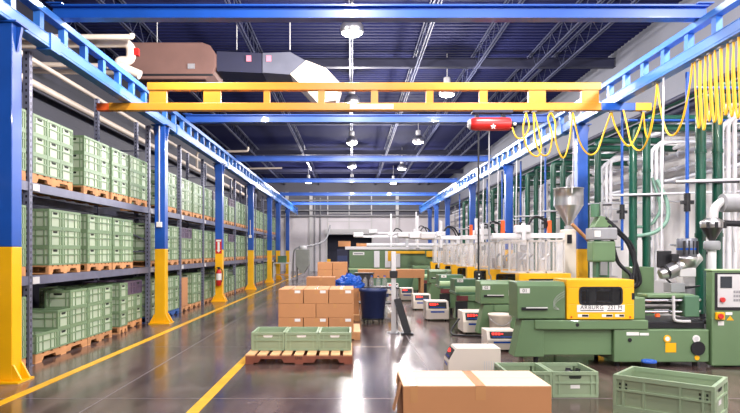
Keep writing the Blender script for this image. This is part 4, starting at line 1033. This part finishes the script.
MB().box(rel(657, 268) - Vector((0, .02, 0)), rel(671, 251) + Vector((0, .02, 0))).build('black_panel', M_dark, t, bevel=.01)
MB().cyl(rel(664, 268), rel(672, 275), .03, 8).build('elbow', M_chrome, t); MB().cyl(rel(672, 262), rel(690, 270), .02, 8).build('rod', M_chrome, t)
MB().tube(spline([rel(662, 268), rel(668, 281), rel(684, 288), rel(700, 286)], 8), .012, 6).build('cable', M_dark, t)
YE = 8.1
t = thing('vacuum_loader', 'small steel loader hopper with grey motor above the control cabinet', 'loader', P(712, 250, YE) * 1)
base = Vector(t.location)
def rl(px, py): return P(px, py, YE) - base
c = rl(712.5, 242)
MB().lathe([(.085, .0), (.10, .02), (.10, .10), (.085, .12)], seg=20).build('receiver_pot', M_mgrey, t)
MB().lathe([(.035, .12), (.13, .29)], seg=24).build('cone', mat('dark_steel_cone', rgb(88, 84, 84), .3, .8), t)
MB().lathe([(.135, .29), (.14, .30), (.14, .37), (.135, .38), (.06, .42)], seg=24).build('cone_body', M_steel, t)
for q in range(3): MB().box((-.15 + q*.11, -.155, .28), (-.12 + q*.11, -.13, .36)).build('clip', M_dark, t)
MB().tube(bend([rl(713, 224), rl(714, 208), rl(722, 201), rl(745, 201)], .08), .055, 12).build('elbow_pipe', M_lgrey, t)
MB().tube([rl(722, 203), rl(748, 203)], .12, 16).build('motor', M_mgrey, t)
MB().cyl(rl(720, 223), rl(745, 224), .04, 10).build('suction_hose', M_dark, t)
MB().cyl(rl(731, 210), rl(735, 252), .01, 6).build('strut', M_lgrey, t)
MB().cyl((0, 0, 0), (0, 0, -1.4), .05, 10).build('support_tube', M_robot, t)
t = thing('electrical_box', 'pale electrical box with rows of connectors behind the dryer', 'electrical box', (4.98, 8.95, 0))
MB().box((-.26, -.1, .9), (.30, .1, 1.55)).build('enclosure', M_lgrey, t, bevel=.01)
for r in range(2):
    for q in range(6): MB().box((-.22 + q*.07, -.112, 1.36 + r*.09), (-.18 + q*.07, -.101, 1.40 + r*.09)).build('connector', M_dark, t)
MB().box((-.2, -.08, 0), (.2, .08, .9)).build('stand', M_mgrey, t)

# ------------------------------------------------------------------ pipework along the machine wall
STN = [8.51, 10.56, 12.66, 14.75, 16.9, 19.0, 21.1, 23.6, 26.5]
STL = ['nearest the camera', 'second from the camera', 'third from the camera', 'fourth from the camera', 'fifth from the camera', 'sixth from the camera', 'seventh from the camera', 'eighth from the camera', 'farthest from the camera']
for i, Y in enumerate(STN):
    t = thing('cooling_pipe_pair', f'pair of dark green cooling pipes joined at the top, {STL[i]}', 'pipes', (4.9, Y, 0), 0, 'green cooling pipes behind the machines')
    zt = 3.66
    for s in (-.115, .115):
        z1 = zt - (.16 if s < 0 else 0)
        MB().tube(bend([(s, 0, .55), (s, 0, z1), (s+.16, .0, z1), (1.72, 0, z1)], .12), .066, 12).build('riser', M_gpipe, t)
        for z in (1.6, 2.75): MB().cyl((s, 0, z), (s, 0, z+.05), .075, 12).build('coupling', M_gpipe, t)
        MB().tube(bend([(s, 0, .6), (s, 0, .45), (s-.3, .0, .45)], .1), .05, 8).build('outlet', M_dark, t)
        MB().box((s-.05, -.05, 0), (s+.05, .05, .4)).build('foot', M_mgrey, t)
    mb = MB()
    mb.box((-.5, -.10, 2.33), (.36, -.075, 2.37))
    mb.build('strut_channel', M_dark, t)
    MB().cyl((-.5, -.09, 2.35), (1.9, -.09, 2.42), .02, 6).build('strut_tube', M_silver, t)
    # blue air drop
    o = MB().tube([(4.6, Y, 1.42 if i < 3 else 1.7 if i < 7 else 1.9), (4.6, Y, 3.86)], .024, 8).build('air_pipe', M_blue)
    MB().box((4.52, Y-.03, 2.05), (4.68, Y+.03, 2.10)).build('valve_handle', M_dark, o); MB().cyl((4.6, Y, 1.95), (4.6, Y, 2.2), .042, 10).build('valve_body', M_dark, o)
    MB().cyl((4.6, Y, 1.47 if i < 3 else 1.72), (4.36, Y, 1.49 if i < 3 else 1.72), .015, 6).build('spigot', M_chrome, o)
    tag(o, f'thin blue air drop pipe with black valve, {STL[i]}', 'pipe', 'blue air drops behind the machines')
    if i < 2:
        b_ = MB().tube([(4.63, Y-.16, 3.6), (XR-.002, Y-.16, 3.6)], .022, 8).build('air_branch_pipe', M_blue); tag(b_, f'thin blue pipe running level to the machine wall, {STL[i]}', 'pipe')
    # white hose bundle
    t = thing('hose_bundle', f'bundle of white hoses bending down from the wall pipes, {STL[i]}', 'hoses', (5.28, Y+.18, 0), 0, 'white hose bundles on the machine wall')
    for j in range(3):
        x = -.1 + .09*j; zt = 3.20 + .07*j
        MB().tube(bend([(x, 0, .9), (x, 0, zt), (x+.3, 0, zt+.1), (1.25, 0, zt+.12)], .26, 7), .032, 8).build('hose', M_whose if j % 3 else M_silver, t)
    MB().box((-.2, -.06, 2.0), (.2, -.04, 2.04)).build('clamp_bar', M_mgrey, t)
    MB().box((-.2, -.06, .0), (.2, .06, .9)).build('manifold', M_lgrey, t)
    # light drop pole
    if i == 1 or i > 6: continue
    yp = Y-.35 if i else Y+.24
    o = MB().tube([(4.36, yp, .9 if i else 1.1), (4.40, yp, 3.865)], .013, 6).build('drop_pole', M_whose); tag(o, f'thin white drop pole hanging from the pale blue rail, {STL[i]}', 'pole', 'white drop poles')
# long runs on the wall
for j, (z, x, r, m, n) in enumerate(((3.9, 6.5, .055, M_silver, 'topmost silver'), (3.68, 6.4, .04, M_silver, 'second silver'), (3.5, 6.55, .04, M_whose, 'third pale'), (3.3, 6.4, .05, M_silver, 'fourth silver'), (3.08, 6.55, .035, M_silver, 'fifth silver'), (2.85, 6.5, .04, M_silver, 'lowest silver'))):
    o = MB().tube([(x, 5, z), (x, 40, z)], r, 10).build('wall_pipe', m)
    for yy in range(8, 38, 3): MB().cyl((x, yy + .37*j, z), (x, yy + .07 + .37*j, z), r*1.3, 10).build('coupling', m, o)
    tag(o, f'{n} pipe of the horizontal bundle along the machine wall', 'pipe')
for j, (z, x, r) in enumerate(((4.12, 6.3, .09), (4.34, 6.35, .07), (4.22, 6.0, .05))):
    o = MB().tube([(x, 5, z), (x, 40, z)], r, 10).build('wall_pipe', M_girder if j != 1 else M_gpipe); tag(o, ['thick dark header pipe above the silver bundle', 'green header pipe highest on the machine wall', 'thin dark pipe standing out from the header on the machine wall'][j], 'pipe')
for yy in [7.9 + 4*q for q in range(8)]:
    o = MB().box((5.95, yy, 2.70), (XR-.001, yy+.04, 2.74)).box((5.95, yy, 2.74), (5.99, yy+.04, 4.05)).build('pipe_bracket', M_mgrey); tag(o, 'grey steel bracket carrying the pipe bundle on the machine wall', 'bracket', 'pipe brackets on the machine wall')
# pale green hose loop
o = MB().tube(spline([P(657, 180, 10.66), P(667, 202, 10.5), P(667, 220, 10.45), P(657, 231, 10.45), P(645, 235, 10.5), P(634, 236, 10.56)], 8), .033, 10).build('coolant_hose', M_ghose); tag(o, 'pale green hose curving down in front of the white wall, outer one', 'hose')
o = MB().tube(spline([P(652, 178, 10.72), P(660, 206, 10.6), P(655, 220, 10.6), P(647, 226, 10.6), P(634, 227, 10.56)], 8), .026, 10).build('coolant_hose', M_ghose); tag(o, 'pale green hose curving down in front of the white wall, inner one', 'hose')

# ------------------------------------------------------------------ far end of the rack aisle
t = thing('material_silo', 'grey conical material bin on legs at the far wall', 'bin', (-2.5, 31.5, 0))
z0, z1, z2 = HC-(285-CY)*31.5/FOC, HC-(268-CY)*31.5/FOC, HC-(249-CY)*31.5/FOC
MB().prism([(-.34, .72), (-.34, 1.5), (.34, 1.5), (.34, .72), (.08, .3), (-.08, .3)], 'y', -.34, .34).build('vessel', mat('silo_grey', rgb(150, 152, 146), .5, .1), t, bevel=.02)
MB().lathe([(.18, 1.5), (.2, 1.52), (.2, 1.66), (.1, 1.70)], seg=16).build('loader', M_lgrey, t)
for a in (-.3, .3):
    for b in (-.3, .3): MB().cyl((a, b, 0), (a, b, .8), .025, 8).build('leg', M_mgrey, t)
MB().tube(spline([(.1, 0, 1.66), (.5, .3, 1.72), (1.1, .8, 2.0), (1.35, 1.5, 2.8)]), .045, 8).build('suction_hose', M_mgrey, t)
MB().tube(spline([(-.1, 0, 1.64), (-.4, 0, 1.5), (-.48, 0, 1.1), (-.5, 0, .05)]), .04, 8).build('delivery_hose', M_mgrey, t)
t = thing('work_bench', 'small white framed bench with bin beside the last yellow column', 'bench', (-3.35, 30.2, 0))
MB().box((-.45, -.3, .82), (.35, .3, .86)).build('bench_top', M_lgrey, t)
for x in (-.42, .32):
    for y in (-.27, .27): MB().box((x-.025, y-.025, 0), (x+.025, y+.025, .82)).build('leg', M_robot, t)
MB().box((-.35, -.25, .25), (.25, .25, .29)).build('shelf', M_wood, t)
o = MB().box((-.2, -.15, 0), (.2, .15, .3)).box((-.21, -.16, .3), (.21, .16, .33)).build('parts_tub', M_mach2); o.location = (-3.4, 30.2, .86); tag(o, 'dark green tub standing on the white framed bench', 'tub')
t = thing('waste_barrel', 'dark round barrel beside the grey conical bin', 'barrel', (-1.35, 31.2, 0))
MB().lathe([(.27, 0), (.29, .02), (.3, .4), (.29, .78), (.31, .8), (.31, .84), (.1, .86)], seg=20).build('barrel', M_dark, t)
o = MB().box((-.1, -.1, 0), (.1, .1, .95)).build('bollard', M_yel, bevel=.02); o.location = (-1.35, 36.0, 0); tag(o, 'short yellow bollard in front of the dark doorway', 'bollard')
